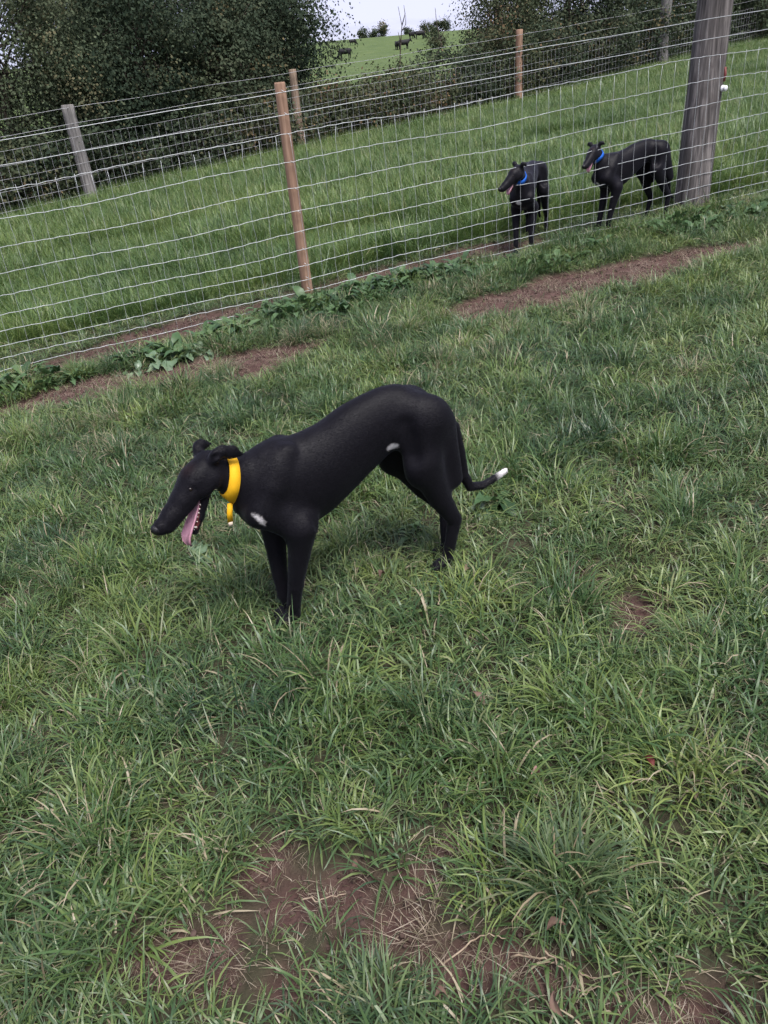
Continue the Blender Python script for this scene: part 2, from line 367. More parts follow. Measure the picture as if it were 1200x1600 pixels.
FEN_A = G(0, 592)[:2]; FEN_B = G(1085, 333)[:2]; FD = (FEN_B-FEN_A)/np.linalg.norm(FEN_B-FEN_A); FN = np.array([-FD[1], FD[0]])
def fence_side(x, y): return (np.asarray(x)-FEN_A[0])*FN[0]+(np.asarray(y)-FEN_A[1])*FN[1]   # >0 beyond the near fence
def scatter(x0, x1, y0, y1, dens):
    st = 1/math.sqrt(dens); xs = np.arange(x0, x1, st); ys = np.arange(y0, y1, st); X, Y = np.meshgrid(xs, ys)
    X = X.ravel()+rng.uniform(-.6, .6, X.size)*st; Y = Y.ravel()+rng.uniform(-.6, .6, Y.size)*st
    u, v, z = proj(np.stack([X, Y, base_z(X, Y)], -1)); k = (z > .2) & (u > -330) & (u < 1530) & (v < 1950) & (v > -100)
    return X[k], Y[k]
PT = {k: [] for k in ('p', 'i', 's', 'r')}
def put(X, Y, kinds, smin, smax, tilt=.12, az=None, dz=0.0):
    n = len(X)
    if n == 0: return
    ids = np.concatenate([KIND[k] for k in kinds]); PT['p'].append(np.stack([X, Y, surf_z(X, Y)+dz], -1)); PT['i'].append(rng.choice(ids, n))
    PT['s'].append(rng.uniform(smin, smax, n)); rz = rng.uniform(0, 6.283, n) if az is None else az
    PT['r'].append(np.stack([rng.normal(0, tilt, n), rng.normal(0, tilt, n), rz], -1))
# a sward tile: many tufts merged into one mesh, laid side by side over the closed turf
def tile(T, dens, mix, seed):
    g = np.random.default_rng(seed); V = []; Q4 = []; Cl = []; n0 = 0; F3 = []
    st = 1/math.sqrt(dens); k = max(1, int(round(T/st))); az0 = g.uniform(0, 6.28)
    for i in range(k):
        for j in range(k):
            x = (i+.5+g.uniform(-.6, .6))*T/k-T/2; y = (j+.5+g.uniform(-.6, .6))*T/k-T/2
            kn, s0, s1 = mix[g.choice(len(mix), p=[m[3] for m in mix])][:3]
            v, fc, cl = SRC[kn][g.integers(len(SRC[kn]))]; a = az0+g.normal(0, .9) if kn == 'swept' else g.uniform(0, 6.28); sc = g.uniform(s0, s1); ca, sa = math.cos(a)*sc, math.sin(a)*sc
            v = v@np.array([[ca, sa, 0], [-sa, ca, 0], [0, 0, sc]])+np.array([x, y, g.uniform(-.008, .004)]); c2 = cl.copy(); c2[:, 0] = np.clip(c2[:, 0]+g.normal(0, .12), 0, 1)
            V.append(v); Cl.append(c2); F3 += [tuple(q+n0 for q in f) for f in fc]; n0 += len(v)
    return np.concatenate(V), F3, np.concatenate(Cl)
TN, TF = .4, 1.0
for s_ in range(5): reg('t_turf', tile(TN, 230, [('turf', .7, 1.3, .76), ('swept', .5, .95, .17), ('mat', .6, 1.2, .07)], 1000+s_), M['grass'])
for s_ in range(5): reg('t_coarse', tile(TN, 210, [('coarse', .55, 1.1, .56), ('turf', .8, 1.3, .38), ('mat', .6, 1.2, .06)], 1100+s_), M['grass'])
for s_ in range(5): reg('t_swept', tile(TN, 210, [('swept', .6, 1.2, .50), ('coarse', .55, 1.1, .25), ('turf', .7, 1.2, .17), ('mat', .6, 1.2, .08)], 1200+s_), M['grass'])
for s_ in range(5): reg('t_lane', tile(TF, 120, [('meadow', .5, 1.2, .95), ('seed', .6, 1.0, .05)], 1300+s_), M['lane'])
for s_ in range(3): reg('t_verge', tile(TF, 120, [('meadow', .45, .8, .6), ('coarse', .8, 1.4, .4)], 1400+s_), M['lane'])
def tiles(T, x0, x1, y0, y1, choose):
    """lay tiles on a grid; choose(X, Y) names the kind of each tile, '' for none"""
    X, Y = np.meshgrid(np.arange(x0, x1, T)+T/2, np.arange(y0, y1, T)+T/2); X = X.ravel(); Y = Y.ravel()
    u, v, z = proj(np.stack([X, Y, base_z(X, Y)], -1)); k = (z > .05) & (u > np.where(z < 3.5, -1300, -420)) & (u < np.where(z < 3.5, 2500, 1620)) & (v < 3200) & (v > -150); X, Y = X[k], Y[k]
    kn = choose(X, Y); k = kn != ''; X, Y, kn = X[k], Y[k], kn[k]; e = T*.35
    dx = (surf_z(X+e, Y)-surf_z(X-e, Y))/(2*e); dy = (surf_z(X, Y+e)-surf_z(X, Y-e))/(2*e); zz = (surf_z(X+e, Y)+surf_z(X-e, Y)+surf_z(X, Y+e)+surf_z(X, Y-e)+2*surf_z(X, Y))/6
    R_ = []
    for i in range(len(X)):
        nrm_ = Vector((-dx[i], -dy[i], 1)).normalized(); q = Vector((0, 0, 1)).rotation_difference(nrm_).to_matrix() @ Matrix.Rotation(rng.integers(4)*math.pi/2, 3, 'Z'); R_.append(tuple(q.to_euler()))
    PT['p'].append(np.stack([X, Y, zz], -1)); PT['i'].append(np.array([rng.choice(KIND[q]) for q in kn])); PT['s'].append(np.ones(len(X))); PT['r'].append(np.array(R_))
    return X, Y
def soil_max(X, Y, T):
    return np.max([soil(X+a*T*.5, Y+b*T*.5) for a in (-1, -.5, 0, .5, 1) for b in (-1, -.5, 0, .5, 1)], axis=0)
def near_kind(X, Y):
    p_ = fbm(X, Y, .9, 77); kn = np.where(p_ < .47, 't_turf', np.where(p_ < .54, 't_coarse', 't_swept')); side = np.max([fence_side(X+a*TN/2, Y+b*TN/2) for a in (-1, 1) for b in (-1, 1)], axis=0)
    return np.where((soil_max(X, Y, TN) > .12) | (side > -.42), '', kn)
NX0, NX1, NY0, NY1 = -4.8, 6.4, .0, 9.2
tx, ty = tiles(TN, NX0, NX1, NY0, NY1, near_kind)
tset = set((int((a-NX0)/TN), int((b_-NY0)/TN)) for a, b_ in zip(tx, ty))
# single tufts where the turf is broken by bare earth and along the fence
X, Y = scatter(-4.7, 6.3, .0, 9.2, 300)
fs = fence_side(X, Y); intile = np.array([(int((a-NX0)/TN), int((b_-NY0)/TN)) in tset for a, b_ in zip(X, Y)])
k = fs < .0; X, Y, fs, intile = X[k], Y[k], fs[k], intile[k]
s_ = soil(X, Y); dist = np.hypot(X, Y); rn = rng.uniform(size=len(X)); patch = fbm(X, Y, .35, 77)
g = (s_ < .35) & (rn > s_*1.6) & ~intile
wind = 2.6+2.4*(fbm(X, Y, .8, 88)-.5)*4
k = g & (patch < .50); put(X[k], Y[k], ['turf'], .6, 1.15)
k = g & (patch >= .50) & (patch < .60); put(X[k], Y[k], ['coarse'], .5, .95)
k = g & (patch >= .60); put(X[k], Y[k], ['swept', 'coarse'], .55, 1.0, az=wind[k])
k = (s_ >= .15) & (rn < .48+.3*(dist < 2)) & ~intile; put(X[k], Y[k], ['mat'], .3, 1.0)
k = (s_ >= .35) & (rn > .86) & ~intile; put(X[k], Y[k], ['sparse'], .4, 1.0)
k = (s_ < .2) & (rn > .30) & (rn < .315); put(X[k], Y[k], ['clover'], .6, 1.2)
k = (s_ < .2) & (rn > .40) & (rn < .425) & (dist > 1.6); put(X[k], Y[k], ['tussock'], .45, .95)
cl_n = fbm(X, Y, .55, 199)
k = (s_ < .2) & (rn > .44) & (rn < .53) & (cl_n > .46); put(X[k], Y[k], ['clump'], .55, 1.15)
k = (s_ < .2) & (rn > .53) & (rn < .55); put(X[k], Y[k], ['clump'], .6, 1.3)
dry = fbm(X, Y, .45, 299)
k = (s_ < .25) & (rn > .62) & (rn < .70) & (dry > .60); put(X[k], Y[k], ['drytuss', 'mat'], .45, .9)
k = (s_ < .2) & (rn > .6) & (rn < .606); put(X[k], Y[k], ['weed'], .35, .75)
# pale tussocks between the dog and the path, weeds under the wires
for a, b, sc in [(500, 520, 1.0), (545, 530, .8), (590, 545, 1.0), (640, 520, .9), (625, 555, .9), (690, 505, .9), (570, 505, .9), (470, 535, .9), (200, 650, 1.0), (290, 625, 1.1), (345, 600, .7), (40, 690, .9), (100, 680, .9), (760, 515, .8), (660, 490, .9), (900, 480, .7), (660, 570, .8), (345, 585, .9), (780, 560, .8)]:
    p = G(a, b); m = 4; put(p[0]+rng.normal(0, .06, m), p[1]+rng.normal(0, .06, m), ['tussock', 'drytuss', 'drytuss'], .55*sc, .95*sc)
for a, b, q in [(462, 972, 3), (438, 968, 3), (450, 978, 3), (690, 880, 3), (672, 874, 3), (704, 866, 2), (478, 965, 2)]:
    p = G(a, b); put(p[0]+rng.normal(0, .025, q), p[1]+rng.normal(0, .015, q), ['turf', 'coarse'], .5, .8)
X, Y = scatter(-4.6, 6.2, 3.5, 9.4, 190); fs = fence_side(X, Y)
band = (fs > -.62) & (fs < .06)
wd = fbm(X, Y, .5, 101); s_ = soil(X, Y)
ub = proj(np.stack([X, Y, base_z(X, Y)], -1))[0]
k = band & (wd > .40) & (s_ < .5) & (rng.uniform(size=len(X)) < .7) & (ub > 720) & (fs < -.18); put(X[k], Y[k], ['weed', 'bigweed', 'bigweed', 'clump'], .5, .92)
band2 = band; band = band & (ub <= 720)
k = band & (wd > .33) & (s_ < .6) & (rng.uniform(size=len(X)) < .8); put(X[k], Y[k], ['weed', 'bigweed', 'bigweed', 'clump'], .6, 1.1)
k = band2 & (wd <= .52) & (s_ < .4); put(X[k], Y[k], ['coarse', 'clump', 'swept'], .4, .75)
# lane between the fences and the verge beyond
def lane_kind(X, Y):
    c4 = [fence_side(X+a*TF/2, Y+b*TF/2) for a in (-1, 1) for b in (-1, 1)]; lo = np.min(c4, axis=0)
    return np.where((lo < .05) | (lo > 21) | (soil_max(X, Y, TF) > .2), '', np.where(fbm(X, Y, 2.5, 5) > .35, 't_lane', 't_verge'))
LX0, LY0 = -10, 5.0
tx, ty = tiles(TF, LX0, 17, LY0, 34, lane_kind); lset = set((int((a-LX0)/TF), int((b_-LY0)/TF)) for a, b_ in zip(tx, ty))
X, Y = scatter(-9, 16, 5.2, 14, 150); fs = fence_side(X, Y); k = (fs > .02) & (fs < 4); X, Y, fs = X[k], Y[k], fs[k]
out = np.array([(int((a-LX0)/TF), int((b_-LY0)/TF)) not in lset for a, b_ in zip(X, Y)])
s_ = soil(X, Y); rn = rng.uniform(size=len(X)); hgt = fbm(X, Y, 1.0, 141)
k = out & (s_ < .35) & (fs < .9); put(X[k], Y[k], ['coarse', 'turf', 'swept'], .6, 1.1)
k = out & (s_ < .35) & (fs >= .9); put(X[k], Y[k], ['meadow'], .4, .9)
k = (s_ < .3) & (fs >= .6) & (rn < .10) & (hgt > .5); put(X[k], Y[k], ['meadow', 'tussock'], .8, 1.3)
k = (s_ > .3) & (rn < .4); put(X[k], Y[k], ['mat', 'sparse'], .5, 1.0)
def instancer(name, PT, label, cat):
    P = np.concatenate(PT['p']); m = bpy.data.meshes.new(name); m.vertices.add(len(P)); m.vertices.foreach_set('co', P.astype(np.float32).ravel())
    for nm, ty, key, fld in (('idx', 'INT', 'i', 'value'), ('scl', 'FLOAT', 's', 'value'), ('rot', 'FLOAT_VECTOR', 'r', 'vector')):
        a = m.attributes.new(nm, ty, 'POINT'); v = np.concatenate(PT[key]); a.data.foreach_set(fld, (v.astype(np.int32) if ty == 'INT' else v.astype(np.float32)).ravel())
    o = bpy.data.objects.new(name, m); C.objects.link(o)
    ng = bpy.data.node_groups.new(name+'_nodes', 'GeometryNodeTree')
    ng.interface.new_socket('Geometry', in_out='INPUT', socket_type='NodeSocketGeometry'); ng.interface.new_socket('Geometry', in_out='OUTPUT', socket_type='NodeSocketGeometry')
    N = ng.nodes.new; gi = N('NodeGroupInput'); go = N('NodeGroupOutput'); ip = N('GeometryNodeInstanceOnPoints'); ci = N('GeometryNodeCollectionInfo')
    ci.inputs['Collection'].default_value = lib; ci.inputs['Separate Children'].default_value = True; ci.inputs['Reset Children'].default_value = True
    def na(nm, ty): q = N('GeometryNodeInputNamedAttribute'); q.data_type = ty; q.inputs['Name'].default_value = nm; return q.outputs['Attribute']
    k = ng.links.new; k(gi.outputs[0], ip.inputs['Points']); k(ci.outputs[0], ip.inputs['Instance']); ip.inputs['Pick Instance'].default_value = True
    k(na('idx', 'INT'), ip.inputs['Instance Index']); k(na('rot', 'FLOAT_VECTOR'), ip.inputs['Rotation']); k(na('scl', 'FLOAT'), ip.inputs['Scale']); k(ip.outputs[0], go.inputs[0])
    md = o.modifiers.new('scatter', 'NODES'); md.node_group = ng
    return tag(o, label, cat, kind='stuff')
instancer('grass', PT, 'green and straw coloured grass covering the paddock and lane', 'grass')
PTG = PT; PT = {k: [] for k in ('p', 'i', 's', 'r')}
def lump(seed):
    g = np.random.default_rng(seed); V = []; Fc = []
    for q in range(5):
        c_ = g.normal(0, .022, 3)*np.array([1, 1, .1]); r_ = g.uniform(.004, .011); b0 = len(V)
        for i in range(4):
            for j in range(6):
                t = math.pi*(i+.5)/4; a = 2*math.pi*j/6; V.append(c_+r_*g.uniform(.7, 1.25)*np.array([math.sin(t)*math.cos(a), math.sin(t)*math.sin(a), math.cos(t)*.7]))
        for i in range(3):
            for j in range(6): Fc.append((b0+i*6+j, b0+(i+1)*6+j, b0+(i+1)*6+(j+1) % 6, b0+i*6+(j+1) % 6))
        Fc.append(tuple(b0+j for j in range(6)))
    return V, Fc, [(g.uniform(), 0, 0)]*len(V)
for s_ in range(5): reg('crumb', lump(1500+s_), M['crumb'])
X, Y = scatter(-4.6, 6.2, .1, 9.0, 420); s_ = soil(X, Y); k = (s_ > .4) & (rng.uniform(size=len(X)) < .8); put(X[k], Y[k], ['crumb'], .3, .95, tilt=.3)
instancer('soil_crumbs', PT, 'crumbs of reddish brown earth on the bare patches', 'soil')
PT = PTG
print('grass tufts', sum(map(len, PT['i'])))

# ------------------------------------------------------------------ near fence
def post_mesh(name, r, h, sink=.25, k=18, seed=0, flat=0.0, taper=.9):
    g = np.random.default_rng(seed); V = []; Fc = []; zs = np.concatenate([[-sink, 0], np.linspace(.08, h-.012, 11), [h]])
    ph = g.uniform(0, 6.28, 4); am = g.uniform(.015, .05, 4)
    for i, z in enumerate(zs):
        rr = r*(1-(1-taper)*max(z, 0)/h)*(.90 if i == len(zs)-1 else 1)
        ox = .012*math.sin(z*1.3+ph[0])*r/.05; oy = .010*math.sin(z*1.7+ph[1])*r/.05
        for j in range(k):
            a = 2*math.pi*j/k; q = rr*(1+am[0]*math.sin(2*a+ph[2])+am[1]*math.sin(3*a+ph[3]+z)+am[2]*.6*math.sin(7*a+z*2)+g.normal(0, .008))
            V.append((q*math.cos(a)+ox, q*math.sin(a)+oy, z))
    n_ = len(zs)
    for i in range(n_-1):
        for j in range(k): Fc.append((i*k+j, i*k+(j+1) % k, (i+1)*k+(j+1) % k, (i+1)*k+j))
    Fc.append(tuple(range((n_-1)*k, n_*k)))
    m = mesh(name, V, Fc); m.polygons[len(m.polygons)-1].use_smooth = False
    return m
def fpt(s, z=0.0, off=0.0, A=FEN_A, D=FD, Nn=FN):
    p = A+D*s+Nn*off; return np.array([p[0], p[1], float(base_z(p[0], p[1]))+z])
LINES = [.05, .13, .215, .32, .435, .565, .71, .875, 1.06, 1.245, 1.38, 1.525]
NL = 10
fence = empty('wire_fence', fpt(3.2)); tag(fence, 'near wire mesh fence across the paddock with one brown and one thick grey post', 'fence')
fl = np.array(fence.location)
MIDP = G(481, 472); STR = G(1099, 329)
sm = float((MIDP[:2]-FEN_A)@FD); ss = float((STR[:2]-FEN_A)@FD)
S0, S1, SP = -1.9, 8.3, .12
def child(o, parent, loc): o.parent = parent; o.location = tuple(np.asarray(loc)-np.array(parent.location)); return o
po = child(obj('post', post_mesh('post', .044, 1.585, seed=1), M['wood_new']), fence, fpt(sm, 0, .050)); po['label'] = 'reddish brown round timber post'
ps = child(obj('strainer_post', post_mesh('strainer_post', .150, 1.95, .3, 26, 5, taper=.95), M['wood_old']), fence, fpt(ss, 0, .155)); ps['label'] = 'thick grey weathered strainer post'
child(obj('post', post_mesh('post', .055, 1.64, seed=2), M['wood_new']), fence, fpt(sm-3.1, 0, .062))
child(obj('post', post_mesh('post', .055, 1.64, seed=3), M['wood_new']), fence, fpt(ss+2.9, 0, .062))
stays = np.arange(S0, S1, SP); g = np.random.default_rng(5)
def sagz(s, z):
    return z + .010*math.sin(s*1.9+z*3) + .006*math.sin(s*4.1+z*7)
for li, z in enumerate(LINES):
    b = MB(); pts = []
    if li < NL:
        for s in np.arange(S0, S1, SP/2): pts.append(fpt(s, sagz(s, z)+(.0022 if int(round((s-S0)/(SP/2))) % 2 else -.0012)+g.normal(0, .0012), -.004)-fl)
        r = .0021
    else:
        for s in np.arange(S0, S1, .5): pts.append(fpt(s, z-.006*math.sin(s*2.1)**2, -.004)-fl)
        r = .0023
    b.tube(pts, r, 4); b.build('line_wire', M['wire'], fence)
STM = []
for v in range(6):
    g2 = np.random.default_rng(300+v); b = MB(); b.tube([(g2.normal(0, .004)+.012*math.sin(z*2.2+v), 0, z) for z in np.linspace(LINES[0], LINES[NL-1], 12)], .0013, 4); STM.append(b.mesh('stay_wire')); STM[-1].materials.append(M['wire'])
for i, s in enumerate(stays):
    o = bpy.data.objects.new('stay_wire', STM[i % 6]); C.objects.link(o); child(o, fence, fpt(s, sagz(s, .6)-.6))
# staples, insulator, tape on the posts
for z in LINES:
    b = MB(); b.tube([(-.012, .0, .010), (-.012, -.006, .010), (.012, -.006, -.008), (.012, 0, -.008)], .002, 4); child(b.build('staple', M['knot']), fence, fpt(sm, z, -.004))
b = MB(); b.tube([(0, 0, 0), (0, -.012, 0)], [.028, .026], 14); b.tube([(0, -.012, 0), (0, -.034, 0)], [.017, .014], 12); b.tube([(0, -.034, 0), (0, -.040, 0)], [.024, .021], 14)
ip_ = fpt(ss+.078, .985, .024); o = child(b.build('insulator', M['white']), fence, ip_); o.rotation_euler = (0, 0, .5)
b = MB(); b.tube([(.0, 0, -.055), (.004, -.004, 0), (.0, 0, .055)], [.010, .012, .010], 6); child(b.build('tape', M['red']), fence, fpt(ss+.108, 1.09, .050))

# ------------------------------------------------------------------ far fence
FPX_ = [(146, 319), (474, 240), (812, 167), (1035, 115)]
FP = [G(*p) for p in FPX_]
far_f = empty('wire_fence', FP[1]); tag(far_f, 'far wire mesh fence in front of the dark hedge', 'fence'); ffl = np.array(far_f.location)
ext0 = FP[0]+(FP[0]-FP[1])*1.1; ext1 = FP[3]+(FP[3]-FP[2])*.9
for p, mk, r, h, lb in ((FP[0], 'wood_grey', .13, 1.78, 'weathered grey round post'), (FP[1], 'wood_mid', .095, 1.78, 'slim brown timber post'), (FP[2], 'wood_new', .105, 1.85, 'orange brown timber post'), (FP[3], 'wood_grey', .19, 2.35, 'tall thick grey post'), (ext0, 'wood_old', .1, 1.75, None), (ext1, 'wood_mid', .1, 1.8, None)):
    o = child(obj('post', post_mesh('post', r, h, seed=int(r*1000), k=14), M[mk]), far_f, (p[0], p[1], float(base_z(p[0], p[1]))))
    if lb: o['label'] = lb
poly = [ext0, FP[0], FP[1], FP[2], FP[3], ext1]; seg = [np.linalg.norm((poly[i+1]-poly[i])[:2]) for i in range(5)]; cum = np.r_[0, np.cumsum(seg)]
def fpoly(s, z):
    i = min(int(np.searchsorted(cum, s, 'right')-1), 4); t = (s-cum[i])/seg[i]; p = poly[i]+(poly[i+1]-poly[i])*t; q = np.array([p[0]+.02, p[1]-.11, 0.0]); q[2] = float(base_z(q[0], q[1]))+z; return q
for z in (.08, .22, .38, .56, .76, .98, 1.22, 1.45, 1.72):
    b = MB(); b.tube([fpoly(s, z+.01*math.sin(s*2+z))-ffl for s in np.linspace(0, cum[-1]-.01, 60)], .0028 if z < 1.4 else .0036, 4); b.build('line_wire', M['wire_dull'], far_f)
b = MB()
for s in np.arange(.1, cum[-1]-.05, .17): b.tube([fpoly(s, .08)-ffl, fpoly(s, 1.22)-ffl], .0026, 3, False)
o = b.build('stay_wires', M['wire_dull'], far_f); o['kind'] = 'stuff'

# ------------------------------------------------------------------ trees and hedge
def leaf_cloud(cent, size, g, up=.3, outward=None):
    n_ = len(cent); nrm = g.normal(size=(n_, 3)); nrm[:, 2] += up*2
    if outward is not None: nrm += outward*1.5
    nrm /= np.linalg.norm(nrm, axis=1, keepdims=True)+1e-9
    u = np.cross(nrm, g.normal(size=(n_, 3))); u /= np.linalg.norm(u, axis=1, keepdims=True)+1e-9; w = np.cross(nrm, u)
    L_ = (size*g.uniform(.6, 1.35, n_))[:, None]; Wd = L_*g.uniform(.28, .42, n_)[:, None]
    V = np.stack([cent-u*L_*.5, cent+w*Wd-nrm*L_*.08, cent+u*L_*.5, cent-w*Wd-nrm*L_*.08], 1).reshape(-1, 3)
    return V, np.arange(n_*4).reshape(n_, 4)
def limb(b, p0, p1, r0, r1, g, wob=.12, k=6, steps=6):
    p0 = np.asarray(p0, float); p1 = np.asarray(p1, float); d = np.linalg.norm(p1-p0); pts = []; o1 = g.normal(0, wob*d, 3)
    for i in range(steps+1):
        t = i/steps; pts.append(p0+(p1-p0)*t+o1*math.sin(math.pi*t)*.6+g.normal(0, .012*d, 3)*(0 < i < steps)+np.array([0, 0, .10*d*math.sin(math.pi*t)]))
    b.tube(pts, [r0+(r1-r0)*i/steps for i in range(steps+1)], k); return pts
def tree(name, label, cat, base, cen, R_, mat, seed, clumps=120, per=150, size=.085, stems=2, tr=.10, group=None, cl_r=.27, tone=0.0, shell=.55, trunkname='trunk', crownname='crown', bark='bark'):
    g = np.random.default_rng(seed); base = np.asarray(base, float); cen = np.asarray(cen, float)-base; R_ = np.asarray(R_, float)
    root = empty(name, base); tag(root, label, cat, group)
    d = g.normal(size=(clumps, 3)); d /= np.linalg.norm(d, axis=1, keepdims=True); rr = g.uniform(shell**3, 1, clumps)**(1/3)
    lump = 1+.22*np.sin(d[:, 0]*3.1+seed)*np.cos(d[:, 2]*3.7+seed*2)+g.normal(0, .08, clumps)
    cc = cen+d*rr[:, None]*R_*lump[:, None]; cc[:, 2] = np.maximum(cc[:, 2], .25)
    b = MB(); tops = []
    for s in range(stems):
        a = g.uniform(0, 6.28); p0 = np.array([.25*math.cos(a)*(stems > 1), .25*math.sin(a)*(stems > 1), -.2]); p1 = cen+g.normal(0, .22, 3)*R_; p1[2] = cen[2]+R_[2]*g.uniform(.1, .5)
        tops.append(limb(b, p0, p1, tr*g.uniform(.8, 1.1), tr*.22, g, .08, 8, 8))
    for i in g.choice(clumps, min(clumps, 46), replace=False):
        st = tops[g.integers(len(tops))]; q = st[g.integers(2, len(st))]; limb(b, q, cc[i], tr*.26, .008, g, .12, 4, 4)
    b.build(trunkname, M[bark], root)
    cs = cl_r*g.uniform(.55, 1.5, clumps); npc = (per*g.uniform(.5, 1.5, clumps)).astype(int)
    ci = np.repeat(np.arange(clumps), npc); off = g.normal(size=(len(ci), 3))*np.array([1, 1, .7]); P_ = cc[ci]+off*cs[ci][:, None]
    P_[:, 2] = np.maximum(P_[:, 2], .04)
    V, Fc = leaf_cloud(P_, size, g, outward=off); m = mesh(crownname, V, Fc, False)
    hue = np.clip(.42+.24*g.normal(size=clumps)[ci]+.10*g.normal(size=len(ci))+tone, 0, 1); hue = np.repeat(hue, 4)
    colattr(m, 'col', np.stack([hue, hue*0, hue*0], -1)); obj(crownname, m, M[mat], root)
    return root
def px_tree(name, label, box, y, mat, seed, depth=1.7, **k):
    x0, x1, y0, y1 = box; c_ = at_dist((x0+x1)/2, (y0+y1)/2, y); zc = (c_-_O)@_F; rx = (x1-x0)/2*zc/FPX; rz = (y1-y0)/2*zc/FPX
    b_ = np.array([c_[0], c_[1], float(base_z(c_[0], c_[1]))]); return tree(name, label, 'tree', b_, c_, (rx, depth, rz), mat, seed, group='hedgerow trees behind the far fence', **k)
px_tree('hedgerow_tree', 'grey green leafy tree at the left end of the hedge', (-230, 160, -150, 230), 18.2, 'leaf_grey', 11, clumps=150, per=360, size=.058, tone=.12, cl_r=.33)
px_tree('hedgerow_tree', 'dark tree behind the weathered grey post, left of the hedge middle', (115, 290, -28, 240), 19.8, 'leaf_dark', 12, clumps=120, per=290, size=.066, tone=-.16, cl_r=.30)
px_tree('hedgerow_tree', 'dark ivy clad tree with yellowing leaves left of the slim brown post', (225, 430, -45, 225), 22.0, 'leaf_dark', 13, clumps=120, per=290, tone=.10, size=.070, cl_r=.30)
px_tree('hedgerow_tree', 'dark spreading tree on the left edge of the sky gap', (335, 508, -25, 170), 24.0, 'leaf_dark', 14, clumps=120, per=250, cl_r=.36, tone=-.08, size=.075)
px_tree('hedgerow_tree', 'loose brownish thorn tree on the right edge of the sky gap', (735, 860, -60, 140), 28.0, 'leaf_brown', 15, clumps=170, per=140, cl_r=.34, size=.07)
px_tree('hedgerow_tree', 'dark tree behind the orange brown post, right of the sky gap', (800, 990, -130, 140), 29.0, 'leaf_dark', 16, clumps=220, per=170)
px_tree('hedgerow_tree', 'dark tree behind the tall thick grey far post', (960, 1110, -150, 125), 31.5, 'leaf_dark', 17, clumps=200, per=170)
px_tree('hedgerow_tree', 'green grey tree at the right end of the hedge', (1080, 1380, -190, 110), 33.0, 'leaf_grey', 18, clumps=250, per=190, tone=-.1)
px_tree('hedgerow_tree', 'dark filler tree in the shadowed hedge between the two left trees', (60, 230, -20, 220), 23.0, 'leaf_dark', 19, clumps=170, per=150, size=.1)
px_tree('hedgerow_tree', 'dark tree showing between the ivy clad and spreading trees', (330, 470, -30, 180), 27.0, 'leaf_dark', 20, clumps=160, per=150, size=.1)
# brambles and thorn bushes along the far fence
bl = [(30, 1.5, 'leaf_brown', 'left end'), (100, 1.6, 'leaf_dark', 'beside the weathered grey post on its left'), (200, 1.5, 'leaf_dark', 'right of the weathered grey post'), (290, 1.5, 'leaf_dark', 'halfway from the grey post to the slim brown post'), (370, 1.5, 'leaf_brown', 'left of the slim brown post'),
      (440, 1.5, 'leaf_dark', 'behind the slim brown post'), (520, 1.35, 'leaf_brown', 'under the left side of the sky gap'), (585, 1.25, 'leaf_brown', 'under the middle of the sky gap'), (650, 1.35, 'leaf_brown', 'under the right side of the sky gap'), (720, 1.7, 'leaf_dark', 'left of the orange brown post'),
      (785, 1.9, 'leaf_brown', 'behind the orange brown post'), (860, 1.9, 'leaf_dark', 'right of the orange brown post'), (930, 1.8, 'leaf_dark', 'midway between the orange brown and tall grey posts'), (1000, 1.8, 'leaf_dark', 'left of the tall grey far post'), (1075, 1.8, 'leaf_grey', 'just left of the thick near post'), (1160, 1.9, 'leaf_grey', 'right of the thick near post'), (1260, 1.9, 'leaf_grey', 'past the right edge')]
def far_line_at(px):
    best = None
    for s in np.linspace(0, cum[-1]-.01, 300):
        q = fpoly(s, 0); u, v, z = proj(q)
        if best is None or abs(u-px) < best[0]: best = (abs(u-px), q)
    return best[1]
for i, (px, h_, mt, lb) in enumerate(bl):
    q = far_line_at(px); d_ = np.array([q[0], q[1], 0]); d_ /= np.linalg.norm(d_); q = q+d_*1.35; q[2] = float(base_z(q[0], q[1]))
    tree('bramble_bush', 'tangled bramble bush in the hedge, '+lb, 'bush', q, q+np.array([0, 0, h_*.5]), (1.25, .95, h_*.52), mt, 400+i, clumps=85, per=85, size=.075, stems=5, tr=.02, group='bushes along the foot of the hedge', cl_r=.24, shell=.3, trunkname='canes', crownname='foliage', tone=.05)
# bare saplings standing in the gap
def sapling(label, px, y, forks, seed):
    g = np.random.default_rng(seed); p = [at_dist(a, b_, y) for a, b_ in forks[0]]; base = p[0].copy(); base[2] = float(base_z(base[0], base[1]))
    root = tag(empty('bare_sapling', base), label, 'sapling', 'bare saplings in the sky gap'); b = MB()
    for j, fk in enumerate(forks):
        pts = [at_dist(a, b_, y)-base for a, b_ in fk]
        if j == 0: pts = [np.array([0, 0, -.1])]+pts
        b.tube(pts, list(np.linspace(.03 if j == 0 else .018, .006, len(pts))), 5)
    b.build('trunk', M['bark'], root)
sapling('bare forked sapling against the sky in the gap', 625, 27.5, [[(624, 120), (626, 70), (628, 40), (622, 10)], [(628, 40), (633, 22), (631, 8)], [(627, 50), (634, 38), (634, 24)], [(626, 66), (622, 50)]], 1)
sapling('single bare leaning stem right of the forked sapling', 715, 27.0, [[(672, 110), (690, 70), (682, 35), (680, 12)], [(688, 60), (696, 45)]], 2)

